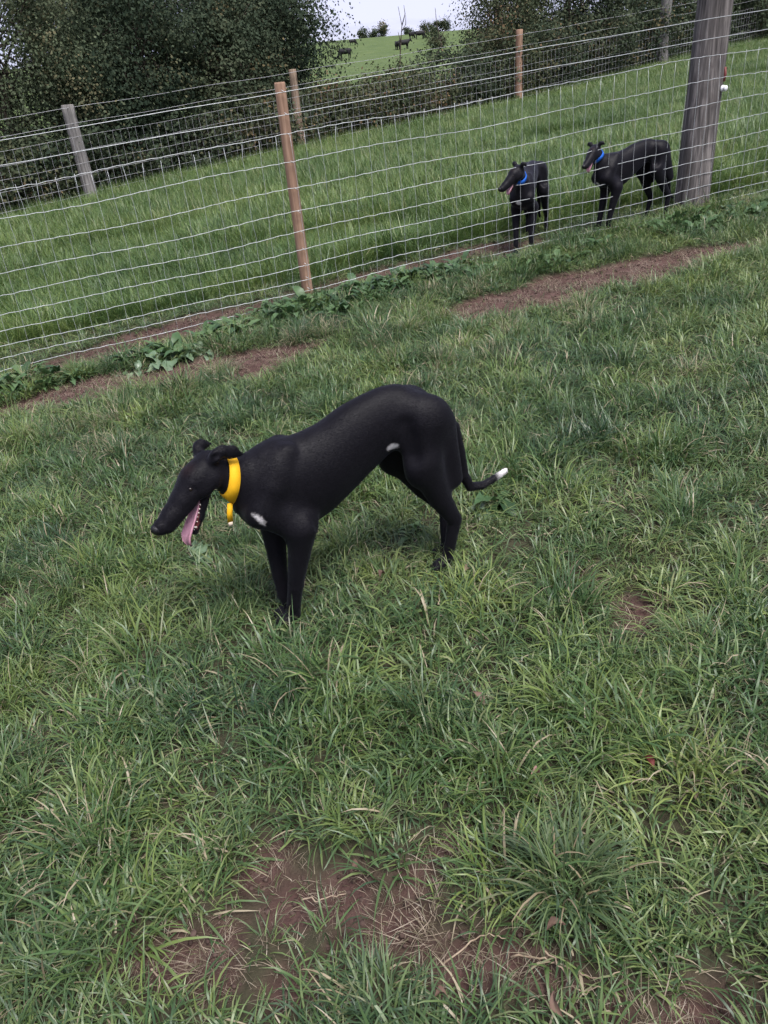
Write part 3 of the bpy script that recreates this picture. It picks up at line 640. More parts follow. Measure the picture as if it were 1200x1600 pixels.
# ------------------------------------------------------------------ hill field: skyline trees, scrub, cattle
for i, (px, py, w, h_, lb) in enumerate([(584, 49, 9, 14, 'left small tree of the skyline pair'), (599, 46, 11, 20, 'taller tree of the skyline pair on the hill'), (637, 50, 9, 13, 'small round tree alone on the skyline right of the pair'), (666, 49, 11, 15, 'left tree of the skyline clump beside the right hedge'), (681, 48, 12, 18, 'middle tree of the skyline clump beside the right hedge'), (696, 48, 11, 17, 'right tree of the skyline clump beside the right hedge'), (567, 52, 10, 15, 'faint thin tree at the left end of the skyline')]):
    d_ = ray(px, 60); y = 172.0; c_ = at_dist(px, py, y); z0 = float(base_z(c_[0], c_[1])); zc = (c_-_O)@_F; rz = h_/2*zc/FPX
    tree('skyline_tree', lb, 'tree', (c_[0], c_[1], z0), (c_[0], c_[1], z0+rz*(.8+.25*(i % 2))), (w/2*zc/FPX*(1.25 if i > 2 else .9), 1.5, rz*.95), 'leaf_dark', 500+i, clumps=16, per=85, size=.24, stems=1, tr=.13, group='trees on the skyline', cl_r=.36, shell=.1)
for i, (px, py, lb) in enumerate([(675, 66, 'brown scrub bush on the hill field below the skyline clump'), (684, 72, 'lower brown scrub bush on the hill field by the right hedge')]):
    p = on_hill(px, py+4); tree('scrub_bush', lb, 'bush', p, p+np.array([0, 0, .9]), (1.1, .9, .9), 'leaf_brown', 540+i, clumps=26, per=36, size=.24, stems=3, tr=.04, group='scrub on the hill field', cl_r=.3, trunkname='stems', crownname='foliage')

# ------------------------------------------------------------------ sculpting by distance fields
def smin(a, b, k):
    h = np.clip(.5+.5*(b-a)/k, 0, 1); return b*(1-h)+a*h-k*h*(1-h)
class Field:
    def __init__(s, lo, hi, vox):
        s.lo = np.asarray(lo, float); s.v = vox; s.n = np.ceil((np.asarray(hi)-s.lo)/vox).astype(int)+1; s.D = np.full(s.n, .5, np.float32)
        s.ax = [s.lo[i]+np.arange(s.n[i])*vox for i in range(3)]
    def box(s, lo, hi):
        sl_ = tuple(slice(max(0, int((lo[i]-s.lo[i])/s.v)), min(s.n[i], int((hi[i]-s.lo[i])/s.v)+2)) for i in range(3))
        return sl_, np.meshgrid(*[s.ax[i][sl_[i]] for i in range(3)], indexing='ij')
    def cone(s, a, b, ra, rb, k=.02, flat=1.0, cut=False):
        a = np.asarray(a, float); b = np.asarray(b, float); mr = max(ra, rb)+k+.02
        sl_, (x, y, z) = s.box(np.minimum(a, b)-mr, np.maximum(a, b)+mr)
        ab = b-a; px, py, pz = x-a[0], y-a[1], z-a[2]; t = np.clip((px*ab[0]+py*ab[1]+pz*ab[2])/(ab@ab+1e-12), 0, 1)
        d = np.sqrt((px-t*ab[0])**2+((py-t*ab[1])*flat)**2+(pz-t*ab[2])**2)-(ra+(rb-ra)*t)
        s.D[sl_] = -smin(-s.D[sl_], d, k) if cut else smin(s.D[sl_], d, k)
    def chain(s, pts, rs, k=.02, flat=1.0):
        pts = [np.asarray(p, float) for p in pts]; mr = max(rs)+k+.02; P_ = np.array(pts)
        sl_, (x, y, z) = s.box(P_.min(0)-mr, P_.max(0)+mr); best = None
        for i in range(len(pts)-1):
            a, ab = pts[i], pts[i+1]-pts[i]; px, py, pz = x-a[0], y-a[1], z-a[2]; t = np.clip((px*ab[0]+py*ab[1]+pz*ab[2])/(ab@ab+1e-12), 0, 1)
            d = np.sqrt((px-t*ab[0])**2+((py-t*ab[1])*flat)**2+(pz-t*ab[2])**2)-(rs[i]+(rs[i+1]-rs[i])*t)
            best = d if best is None else smin(best, d, .004)
        s.D[sl_] = smin(s.D[sl_], best, k)
    def trunk(s, sec, k=.03):
        sec = sorted(sec); a = np.array(sec); lo = (a[0, 0]-.03, -a[:, 3].max()-.05, a[:, 2].min()-.05); hi = (a[-1, 0]+.03, a[:, 3].max()+.05, a[:, 1].max()+.05)
        sl_, (x, y, z) = s.box(lo, hi)
        def cs(v):        # smooth interpolation of the sections
            xs = np.linspace(a[0, 0], a[-1, 0], 160); q = np.interp(xs, a[:, 0], v); ker = np.hanning(15); ker /= ker.sum(); q = np.convolve(np.pad(q, 7, 'edge'), ker, 'valid'); return np.interp(x, xs, q)
        top, bot, hw = cs(a[:, 1]), cs(a[:, 2]), cs(a[:, 3]); zc = bot+(top-bot)*.56; hh = np.where(z > zc, top-zc, zc-bot)
        r = np.sqrt((y/hw)**2+((z-zc)/hh)**2+1e-9); d = (r-1)*np.minimum(hw, hh)*.9
        e = np.maximum(a[0, 0]-x, x-a[-1, 0]); d = np.maximum(d, e)
        s.D[sl_] = smin(s.D[sl_], d, k)
    def mesh(s, smooth=2):
        D = s.D; n_ = D.shape; sg = D < 0; cn = np.array([(i, j, k) for i in (0, 1) for j in (0, 1) for k in (0, 1)])
        cnt = sum(sg[i:n_[0]-1+i, j:n_[1]-1+j, k:n_[2]-1+k].astype(np.int8) for i, j, k in cn)
        act = np.argwhere((cnt > 0) & (cnt < 8)); vid = np.full(tuple(q-1 for q in n_), -1, np.int64); vid[tuple(act.T)] = np.arange(len(act))
        vals = np.stack([D[act[:, 0]+i, act[:, 1]+j, act[:, 2]+k] for i, j, k in cn], 1); acc = np.zeros((len(act), 3)); c = np.zeros(len(act))
        for p in range(8):
            for q in range(p+1, 8):
                if np.abs(cn[p]-cn[q]).sum() == 1:
                    m = (vals[:, p] < 0) != (vals[:, q] < 0); t = vals[m, p]/(vals[m, p]-vals[m, q]); acc[m] += cn[p]+(cn[q]-cn[p])*t[:, None]; c[m] += 1
        V = s.lo+(act+acc/c[:, None])*s.v; F_ = []
        for ax in range(3):
            sl0 = [slice(None)]*3; sl1 = [slice(None)]*3; sl0[ax] = slice(0, n_[ax]-1); sl1[ax] = slice(1, n_[ax])
            ch = sg[tuple(sl0)] != sg[tuple(sl1)]; e = np.argwhere(ch); u, w = [q for q in range(3) if q != ax]; e = e[(e[:, u] > 0) & (e[:, w] > 0) & (e[:, u] < n_[u]-1) & (e[:, w] < n_[w]-1)]
            du = np.zeros(3, int); dw = np.zeros(3, int); du[u] = 1; dw[w] = 1
            q = np.stack([vid[tuple((e-o_).T)] for o_ in (du+dw, dw, 0*du, du)], 1); fl_ = sg[tuple(e.T)]
            if ax == 1: fl_ = ~fl_
            q[~fl_] = q[~fl_][:, ::-1]; F_.append(q)
        F_ = np.concatenate(F_); E_ = np.concatenate([F_[:, [0, 1]], F_[:, [1, 2]], F_[:, [2, 3]], F_[:, [3, 0]]])
        for _ in range(smooth):
            A = np.zeros_like(V); d_ = np.zeros(len(V)); np.add.at(A, E_[:, 0], V[E_[:, 1]]); np.add.at(d_, E_[:, 0], 1); np.add.at(A, E_[:, 1], V[E_[:, 0]]); np.add.at(d_, E_[:, 1], 1); V = V*.5+.5*A/d_[:, None]
        return V, F_

# ------------------------------------------------------------------ dogs
def norm(v): v = np.asarray(v, float); return v/np.linalg.norm(v)
TRUNK0 = [(.105, .555, .475, .035), (.06, .605, .41, .068), (.0, .637, .366, .079), (-.06, .646, .340, .088), (-.13, .645, .334, .092), (-.20, .656, .356, .089), (-.28, .690, .402, .080), (-.35, .706, .446, .073),
          (-.42, .716, .487, .066), (-.48, .709, .505, .072), (-.55, .668, .49, .073), (-.60, .604, .46, .060), (-.635, .545, .465, .038)]
def dog(name, label, P0, fwd, scale, pose, collar, group=None, vox=.006, slope=0.0, tail_tip=True, fur=0):
    """sculpt a sighthound: local +X forward, +Y its left, Z up, origin between the front paws"""
    f = Field((-.95, -.22, -.04), (.48, .26, .86), vox)
    tr_ = pose.get('trunk', TRUNK0); f.trunk(tr_, .03)
    for sgn in (1, -1):
        lg = pose['fl' if sgn > 0 else 'fr']
        f.chain([(-.07, .045*sgn, .615), (.0, .068*sgn, .53), (.045, .070*sgn, .465)], [.026, .040, .040], .026, 1.2)          # shoulder blade
        f.chain([(.040, .062*sgn, .46), (-.06, .070*sgn, .38)], [.040, .046], .05, 1.25)                                          # upper arm
        el, wr, ft = [np.array(q, float) for q in lg]
        md_ = el+(wr-el)*.45
        f.chain([el, md_, wr, wr+(ft-wr)*.5, ft+np.array([-.012, 0, .032])], [.050, .037, .0265, .0240, .0225], .03, 1.12)
        f.cone(ft+np.array([-.005, 0, .020]), ft+np.array([.034, 0, .015]), .0255, .020, .012)
        for q in (-.013, 0, .013): f.cone(ft+np.array([.018, q, .016]), ft+np.array([.046, q*1.25, .009]), .0115, .008, .006)
        hp, st, hk, hf = [np.array(q, float) for q in pose['hl' if sgn > 0 else 'hr']]
        f.cone(hp, st, .092, .052, .05, 1.5); f.cone(hp+np.array([-.045, 0, -.03]), hk+np.array([-.002, 0, .16]), .060, .035, .026, 1.5)
        f.chain([st+np.array([-.01, 0, .02]), hk+(st-hk)*.45, hk, hf+np.array([-.018, 0, .034])], [.060, .039, .0260, .0205], .035, 1.25)
        f.cone(hf+np.array([-.012, 0, .021]), hf+np.array([.03, 0, .014]), .021, .017, .012)
        for q in (-.013, 0, .013): f.cone(hf+np.array([.016, q, .016]), hf+np.array([.044, q*1.25, .009]), .0115, .008, .006)
    Cc = np.array(pose['head'], float); hx = norm(pose['look']); hy = norm(np.cross([0, 0, 1], hx)+np.array([0, 0, pose.get('tilt', 0)])); hy = norm(hy-hx*(hx@hy)); hz = np.cross(hx, hy); hs = pose.get('hs', 1.0)
    H = lambda x, y, z: Cc+(hx*x+hy*y+hz*z)*hs
    nb = np.array(pose.get('neck0', (-.005, 0, .545))); nk = np.array(pose['neck1'], float); he = H(-.005, 0, -.012)
    f.chain([nb, nb*.45+nk*.55, nk, he], [.094, .064, .049, .044], .045, 1.15); f.cone((.025, 0, .47), nk*.5+nb*.5+np.array([.01, 0, -.01]), .070, .045, .05, 1.2)
    r_ = lambda v: v*hs
    f.cone(H(.0, 0, .0), H(.055, 0, .004), r_(.046), r_(.041), .02); f.cone(H(.05, 0, -.004), H(.115, 0, -.016), r_(.043), r_(.034), .022)
    f.cone(H(.10, 0, -.016), H(.175, 0, -.028), r_(.036), r_(.028), .014); f.cone(H(.165, 0, -.029), H(.213, 0, -.034), r_(.028), r_(.0235), .012)
    for sg_ in (1, -1):
        f.cone(H(.02, .028*sg_, -.026), H(.06, .026*sg_, -.03), r_(.029), r_(.022), .02); f.cone(H(.075, .022*sg_, .012), H(.095, .019*sg_, .004), r_(.014), r_(.012), .012)      # cheek, brow
        f.cone(H(.11, .014*sg_, -.035), H(.20, .011*sg_, -.050), r_(.020), r_(.014), .01)                                              # upper lip
        f.cone(H(.090, .043*sg_, .008), H(.092, .045*sg_, .007), r_(.009), r_(.009), .006, cut=True)                                    # eye socket
    f.cone(H(.217, 0, -.024), H(.228, 0, -.029), r_(.0175), r_(.0145), .006)
    op = pose.get('open', rad(34)); jd = hx*math.cos(op)-hz*math.sin(op); ju = hx*math.sin(op)+hz*math.cos(op); J = lambda x, y, z: H(.050, 0, -.046)+(jd*x+hy*y+ju*z)*hs
    for sg_ in (1, -1): f.cone(J(-.01, .022*sg_, .002), J(.085, .013*sg_, 0), r_(.016), r_(.0105), .008)
    f.cone(J(.08, .011, 0), J(.128, 0, .002), r_(.010), r_(.0095), .008); f.cone(J(.08, -.011, 0), J(.128, 0, .002), r_(.010), r_(.0095), .008); f.cone(J(.0, 0, -.008), J(.11, 0, -.005), r_(.012), r_(.007), .008)
    for e in pose['ears']:                                                         # folded back ears
        pts = [H(*q) for q in e[0]]; f.chain(pts, [r_(v) for v in e[1]], .010, e[3] if len(e) > 3 else 1.0)
        if len(e) > 2 and e[2]: f.cone(H(*e[2][0]), H(*e[2][1]), r_(e[2][2]), r_(e[2][3]), .006, cut=True)
    tl = [np.array(q, float) for q in pose['tail']]; f.chain(tl, list(np.linspace(.025, .0095, len(tl))), .016)
    for sgn in (1, -1):
        f.cone((-.085, .112*sgn, .53), (-.125, .110*sgn, .37), .015, .015, .014, cut=True); f.cone((-.448, .104*sgn, .60), (-.458, .112*sgn, .50), .026, .028, .03, cut=True)      # creases behind shoulder and before thigh
    V, Fc = f.mesh()
    # markings
    g = np.random.default_rng(3); wn = lambda p_, r1, st=(1, 1, 1): np.clip((r1-np.linalg.norm((V-np.asarray(p_))*np.array(st), axis=1)+g.normal(0, .0008, len(V)))/.007, 0, 1)
    white = np.zeros(len(V))
    Wv = (V+np.stack([0*V[:, 0], 0*V[:, 0], slope*V[:, 0]], -1))*scale; Wv = np.stack([Wv[:, 0]*fwd[0]-Wv[:, 1]*fwd[1], Wv[:, 0]*fwd[1]+Wv[:, 1]*fwd[0], Wv[:, 2]], -1)+np.asarray(P0)
    def spot(a_, b_):
        d_ = norm(ray(a_, b_)); t_ = (Wv-_O)@d_; e_ = np.linalg.norm(Wv-_O-t_[:, None]*d_, axis=1); k_ = np.argwhere(e_ < .006).ravel(); k_ = k_ if len(k_) else np.array([np.argmin(e_)]); return V[k_[np.argmin(t_[k_])]]
    for q in pose['white']: white = np.maximum(white, wn(*q))
    for a_, b_, r1, st in pose.get('marks', []): white = np.maximum(white, wn(spot(a_, b_), r1, st))
    if tail_tip: white = np.maximum(white, np.clip((tl[-2][0]-.005-V[:, 0])/.02, 0, 1)*(V[:, 2] < .5)*(V[:, 0] < tl[-3][0]))
    hl_ = (V-Cc)@hz/hs; hxx = (V-Cc)@hx/hs; hyy = (V-Cc)@hy/hs; jl = (V-J(0, 0, 0))@ju/hs; jx = (V-J(0, 0, 0))@jd/hs
    mouth = ((np.abs(hyy) < .019) & (hxx > .03) & (hxx < .165) & (jx > .0) & (jx < .118) & (jl > .001) & (hl_ < -.034)).astype(float)
    brow = np.clip(1-np.linalg.norm((V-H(.055, 0, .05))/hs*np.array([1, 1, 1]), axis=1)/.035, 0, 1)*.55
    R3 = np.array([[fwd[0], -fwd[1], 0], [fwd[1], fwd[0], 0], [0, 0, 1.0]])
    root = empty(name, P0, math.atan2(fwd[1], fwd[0])); root.scale = (scale,)*3
    if label: tag(root, label, 'dog', group)
    sh = lambda v: np.asarray(v, float)+np.stack([0*np.asarray(v)[..., 0], 0*np.asarray(v)[..., 0], slope*np.asarray(v)[..., 0]], -1)
    m = mesh('body', sh(V), Fc); colattr(m, 'coat', np.stack([white, mouth, brow], -1)); obj('body', m, M['coat'], root)
    if fur:                                                                        # short hairs lying along the coat
        A, B, D_ = V[Fc[:, 0]], V[Fc[:, 1]], V[Fc[:, 3]]; cr = np.cross(B-A, D_-A); ar = np.linalg.norm(cr, axis=1); fi = g.choice(len(Fc), fur, p=ar/ar.sum()); a1 = g.uniform(size=(fur, 1)); a2 = g.uniform(size=(fur, 1))
        base = A[fi]+(B[fi]-A[fi])*a1+(D_[fi]-A[fi])*a2; nn = cr[fi]/(ar[fi][:, None]+1e-12); vi = Fc[fi, 0]
        leg_ = np.clip((.40-base[:, 2])/.08, 0, 1)[:, None]*(base[:, :1] < .09); fl_ = np.array([-1, 0, -.35])*(1-leg_)+np.array([-.1, 0, -1])*leg_+g.normal(0, .16, (fur, 3)); fl_ -= nn*(fl_*nn).sum(1, keepdims=True); fl_ /= np.linalg.norm(fl_, axis=1, keepdims=True)+1e-9
        sd_ = np.cross(nn, fl_)+nn*g.normal(0, .18, (fur, 1)); ln = g.uniform(.006, .011, (fur, 1)); wd_ = g.uniform(.0003, .0006, (fur, 1)); tip = base+fl_*ln+nn*ln*g.uniform(.03, .17, (fur, 1))
        keep = mouth[vi] < .3; Vh = np.stack([base-sd_*wd_-nn*.0005, base+sd_*wd_-nn*.0005, tip], 1)[keep].reshape(-1, 3); nh = len(Vh)//3
        mh = mesh('fur', sh(Vh), np.arange(nh*3).reshape(nh, 3)); ch = np.repeat(np.stack([white, 0*white, brow], -1)[vi][keep], 3, axis=0); colattr(mh, 'coat', ch); obj('fur', mh, M['coat'], root)['kind'] = 'stuff'
    # eyes, nose leather, tongue, teeth
    for sg_ in (1, -1):
        b = MB(); q = sh(H(.090, .0330*sg_, .008)); b.tube([q-hy*sg_*.008*hs, q-hy*sg_*.004*hs, q+hy*sg_*.000*hs, q+hy*sg_*.004*hs, q+hy*sg_*.0055*hs], [.004*hs, .0062*hs, .0066*hs, .0048*hs, .0018*hs], 10); b.build('eye', M['eye'], root)
    b = MB(); q = sh(H(.2315, 0, -.026)); b.tube([q-hx*.006, q, q+hx*.007, q+hx*.0115], [.0165*hs, .0172*hs, .0140*hs, .005*hs], 12); b.build('nose', M['nose'], root)
    V2 = []; F2 = []; cl_ = pose.get('tongue', [(.012, .012), (.05, .016), (.085, .022), (.115, .029), (.140, .033), (.158, .028), (.170, .016)]); ns = 9
    for i, (x, z) in enumerate(cl_):
        wv = (.012, .0150, .018, .0205, .021, .018, .009)[i]*pose.get('tw', 1)
        for j in range(ns):
            t = j/(ns-1)*2-1; V2.append(sh(J(x, wv*t+pose.get('tside', .004)*i/6, z-.004*(1-t*t)+.003*t*t)))
        for j in range(ns):
            t = j/(ns-1)*2-1; V2.append(sh(J(x, wv*t*.96+pose.get('tside', .004)*i/6, z-.005-.006*(1-t*t))))
    nr = 2*ns
    for i in range(len(cl_)-1):
        for j in range(ns-1):
            a = i*nr+j; F2 += [(a, a+1, a+nr+1, a+nr), (a+ns+1, a+ns, a+nr+ns, a+nr+ns+1)]
        for j, k in ((0, ns), (ns-1, 2*ns-1)): F2.append((i*nr+j, i*nr+k, (i+1)*nr+k, (i+1)*nr+j))
    e0 = (len(cl_)-1)*nr
    for j in range(ns-1): F2.append((e0+j, e0+j+1, e0+ns+j+1, e0+ns+j))
    obj('tongue', mesh('tongue', V2, F2), M['tongue'], root)
    b = MB()
    for sg_ in (1, -1):
        for x, y_, h_, w_ in ((.030, .0195, .008, .0052), (.042, .0185, .0095, .0055), (.055, .0172, .009, .0048), (.067, .016, .0075, .0042), (.080, .0148, .0065, .0036), (.094, .013, .006, .003), (.112, .0115, .016, .0042), (.121, .007, .0065, .0028), (.126, .0025, .006, .0025)):
            q = sh(J(x, y_*sg_, .006)); b.tube([q, q+ju*h_*.6*hs, q+ju*h_*hs], [w_*.8*hs, w_*.7*hs, .0008], 6)
        for x, y_, h_, w_ in ((.192, .0125, .015, .004), (.150, .0165, .007, .005), (.135, .0175, .008, .0055)):
            q = sh(H(x, y_*sg_, -.044)); b.tube([q, q-hz*h_*.6*hs, q-hz*h_*hs], [w_*.8*hs, w_*.6*hs, .0008], 6)
    b.build('teeth', M['teeth'], root)['kind'] = 'stuff'
    # collar: a flat band round the neck
    ct = pose['collar']; cp = sh(np.array(ct['at'])); ca = norm(ct['axis']); cu = norm(np.cross(ca, [0, 1, 0])); cv = np.cross(ca, cu)
    V3 = []; F3 = []; K = 44; w_ = ct['w']; cp0 = np.array(ct['at'])
    def reach(o_, d_):
        q = o_+d_*np.arange(.02, .13, .002)[:, None]; i_ = np.clip(((q-f.lo)/f.v).round().astype(int), 0, f.n-1); v_ = f.D[i_[:, 0], i_[:, 1], i_[:, 2]]; k_ = np.argmax(v_ > 0); return np.linalg.norm(q[k_]-o_)
    rr_ = np.array([[reach(cp0+ca*e*w_/2, cu*math.cos(2*math.pi*j/K)+cv*math.sin(2*math.pi*j/K)) for j in range(K)] for e in (-1, 1)])
    rr_ = np.minimum(rr_, np.median(rr_)*1.3); ker = np.array([1, 2, 3, 2, 1])/9.0; rr_ = np.stack([np.convolve(np.r_[r__[-2:], r__, r__[:2]], ker, 'valid') for r__ in rr_])+.004
    for e, k_, r0 in ((-1, 0, -.002), (-1, 0, .003), (1, 1, .003), (1, 1, -.002)):
        for j in range(K):
            a = 2*math.pi*j/K; V3.append(sh(cp0+(cu*math.cos(a)+cv*math.sin(a))*(rr_[k_, j]+r0)+ca*e*w_/2))
    for i in range(4):
        for j in range(K): F3.append((i*K+j, ((i+1) % 4)*K+j, ((i+1) % 4)*K+(j+1) % K, i*K+(j+1) % K))
    co = obj('collar', mesh('collar', V3, F3), M[collar], root)
    if 'strap' in ct:
        sp_, sw = ct['strap'], .0085; V3a = np.array(V3[K:2*K]); q0 = V3a[np.argmax(V3a@np.array([.1, .35, -1.0]))]; dq = q0-sh(np.array(sp_[0])); sp_ = [np.array(q)+dq+np.array([.006, .001, .004]) for q in sp_]
        for nm_, seg_, mt in (('tag_strap', sp_[:-1], collar), ('strap_end', sp_[-2:], 'cream')):
            V4 = []; F4 = []
            for i, q in enumerate(seg_):
                q = sh(np.array(q)); ww = sw*(1 if nm_ == 'tag_strap' else .8)
                V4 += [q+np.array([-ww, 0, 0]), q+np.array([ww, 0, 0]), q+np.array([ww, -.003, 0]), q+np.array([-ww, -.003, 0])]
                if i: o_ = 4*i; F4 += [(o_-4+j, o_-4+(j+1) % 4, o_+(j+1) % 4, o_+j) for j in range(4)]
            F4 += [(3, 2, 1, 0), tuple(len(V4)-4+j for j in range(4))]; obj(nm_, mesh(nm_, V4, F4), M[mt], co)
    return root, H
EAR_BACK = [([(-.010, .034, .024), (-.022, .049, .038), (-.040, .055, .036)], [.015, .0175, .014], ((.004, .054, .044), (-.020, .066, .042), .010, .011)), ([(-.040, .053, .034), (-.064, .060, .012), (-.082, .064, -.014)], [.022, .021, .008], None, 2.2),
            ([(-.010, -.034, .024), (-.022, -.047, .040), (-.040, -.052, .038)], [.015, .016, .012], ((.006, -.052, .046), (-.018, -.064, .044), .009, .010)), ([(-.038, -.050, .034), (-.066, -.056, .012)], [.022, .007], None, 2.2)]
p_near, p_far, p_rear = G(460, 966), G(443, 966), G(688, 876)
P0 = (p_near+p_far)/2; fw = P0-p_rear; fw[2] = 0; fw = norm(fw); sl0 = SLX*fw[0]+SLY*fw[1]
POSE_A = dict(fl=[(-.075, .078, .365), (-.030, .055, .155), (-.004, .022, 0)], fr=[(-.018, -.070, .365), (-.004, -.040, .16), (-.008, -.024, 0)],
    hl=[(-.540, .058, .575), (-.505, .078, .425), (-.628, .058, .185), (-.585, .040, 0)], hr=[(-.53, -.058, .575), (-.475, -.078, .42), (-.650, -.052, .175), (-.618, -.035, 0)],
    head=(.166, .012, .638), look=(.200, .082, -.085), hs=1.01, neck1=(.105, .004, .575), ears=EAR_BACK, open=rad(43),
    tail=[(-.620, 0, .570), (-.668, 0, .50), (-.688, 0, .40), (-.700, 0, .315), (-.725, 0, .258), (-.775, 0, .245), (-.825, 0, .256), (-.872, 0, .272)],
    white=[], marks=[(392, 804, .005, (1, 1, 1)), (395, 806, .007, (1, 1, 1)), (398, 808, .009, (1, 1, 1)), (401, 811, .0105, (1, 1, 1)), (404, 814, .011, (1, 1, 1)), (407, 817, .0105, (1, 1, 1)), (410, 820, .009, (1, 1, 1)), (413, 823, .006, (1, 1, 1)), (614, 700, .022, (1, .6, 1.5))],
    collar=dict(at=(.112, .004, .575), axis=(.90, .12, .33), ra=.066, rb=.0535, w=.031, strap=[(.140, .030, .520), (.148, .033, .490), (.151, .034, .460), (.152, .034, .445)]))
dog('greyhound', 'large black dog with yellow collar panting in the grass, nearest the camera', P0, fw, 1.0, POSE_A, 'yellow', vox=.0052, slope=sl0, fur=380000, group='black dogs in the paddocks')
EAR_UP = [([(-.010, .034, .026), (-.020, .048, .046), (-.026, .066, .046), (-.026, .080, .030)], [.017, .018, .016, .008]), ([(-.010, -.034, .026), (-.020, -.048, .046), (-.026, -.066, .046), (-.026, -.080, .030)], [.017, .018, .016, .008])]
POSE_B = dict(POSE_A, marks=[], trunk=[(a_, t_-.022*min(1, max(0, (-.2-a_)/.2)), b_+.012, w_*.86) for a_, t_, b_, w_ in TRUNK0], tongue=[(.012, .012), (.04, .014), (.065, .017), (.090, .020), (.112, .022), (.130, .016), (.138, .006)], open=rad(30), fl=[(-.07, .078, .365), (-.02, .060, .155), (.0, .050, 0)], fr=[(-.065, -.074, .365), (-.012, -.060, .16), (.03, -.050, 0)],
    hl=[(-.535, .058, .575), (-.485, .080, .425), (-.66, .065, .185), (-.62, .06, 0)], hr=[(-.53, -.058, .575), (-.455, -.078, .42), (-.565, -.062, .185), (-.515, -.06, 0)],
    head=(.140, .02, .700), look=(.21, .10, -.085), neck1=(.078, .0, .615), hs=.95, ears=EAR_UP, white=[((.085, .0, .42), .02)],
    tail=[(-.625, 0, .555), (-.66, .01, .49), (-.68, .02, .40), (-.69, .02, .30), (-.70, .02, .22), (-.72, .02, .18), (-.74, .02, .16), (-.76, .02, .15)],
    collar=dict(at=(.095, .006, .645), axis=(.62, .08, .70), ra=.064, rb=.054, w=.030))
def far_dog(label, foot, fwd, scale, pose):
    fwd = norm((fwd[0], fwd[1], 0)); z = float(surf_z(foot[0], foot[1])); dog('greyhound', label, (foot[0], foot[1], z-.005), fwd, scale, pose, 'blue', vox=.008, slope=SLX*fwd[0]+SLY*fwd[1], tail_tip=False, fur=70000, group='black dogs in the paddocks')
far_dog('black dog with blue collar standing side on beside the thick grey post', (2.22, 7.22), (-.93, -.36), 1.0, POSE_B)
POSE_C = dict(POSE_B, head=(.135, -.01, .695), look=(.16, -.13, -.085), neck1=(.075, .0, .61), hs=1.0, open=rad(30), white=[((.10, -.02, .43), .026)],
    fl=[(-.07, .078, .365), (-.02, .070, .155), (.0, .065, 0)], fr=[(-.065, -.074, .365), (-.012, -.064, .16), (.02, -.060, 0)],
    hl=[(-.535, .062, .575), (-.485, .095, .425), (-.63, .10, .185), (-.58, .105, 0)], hr=[(-.53, -.062, .575), (-.475, -.09, .42), (-.62, -.07, .185), (-.57, -.07, 0)],
    collar=dict(at=(.092, .0, .635), axis=(.62, -.08, .68), ra=.062, rb=.056, w=.032))
far_dog('black dog with blue collar facing the camera behind the wire mesh', (1.45, 7.02), (-.38, -.925), 1.0, POSE_C)

# ------------------------------------------------------------------ cattle on the hill
def cow_mesh(graze, vox=.05):
    f = Field((-1.5, -.5, -.1), (1.6, .5, 1.7), vox)
    f.chain([(-.75, 0, 1.02), (-.2, 0, .95), (.55, 0, 1.0)], [.33, .38, .34], .15, .95); f.cone((-.85, 0, 1.15), (.6, 0, 1.2), .18, .2, .12)
    for x, y, t in ((.55, .18, 0), (.5, -.18, .08), (-.75, .2, .05), (-.82, -.2, -.04)): f.chain([(x, y, .8), (x+t, y, .42), (x+t*.6, y, .02)], [.17, .085, .07], .06)
    hd = (1.15, 0, .28) if graze else (1.25, 0, 1.22)
    f.cone((.65, 0, 1.05), (hd[0]-.12, 0, hd[2]+.12), .27, .16, .1); f.cone((hd[0]-.08, 0, hd[2]+.12), (hd[0]+.22, 0, hd[2]-.14), .15, .09, .05)
    for s in (1, -1): f.cone((hd[0]-.1, .1*s, hd[2]+.18), (hd[0]-.14, .3*s, hd[2]+.18), .05, .04, .03)
    f.chain([(-1.12, 0, 1.2), (-1.2, 0, .8), (-1.2, 0, .5)], [.05, .035, .05], .04)
    V, Fc = f.mesh(1); m = mesh('cow', V, Fc); m.materials.append(M['cow']); return m
CW = [cow_mesh(True), cow_mesh(False)]
for px, py, k, rz, sc, lb in [(539, 92, 0, 2.9, .82, 'black cow grazing lowest and furthest left on the hill field'), (552, 71, 0, .3, .62, 'black cow alone above the lowest one on the hill field'), (621, 78, 1, 1.7, .75, 'black cow at the left of the close pair mid hill'), (632, 77, 1, .4, .85, 'larger black cow at the right of the close pair mid hill'), (644, 61, 0, .9, .72, 'black cow left of the two just below the skyline'), (657, 61, 0, .2, .85, 'black cow right of the two just below the skyline')]:
    p = on_hill(px, py); o = bpy.data.objects.new('cow', CW[k]); C.objects.link(o); o.location = (p[0], p[1], float(base_z(p[0], p[1]))); o.rotation_euler = (0, 0, rz); o.scale = (sc,)*3
    tag(o, lb, 'cow', 'cattle on the hill field')

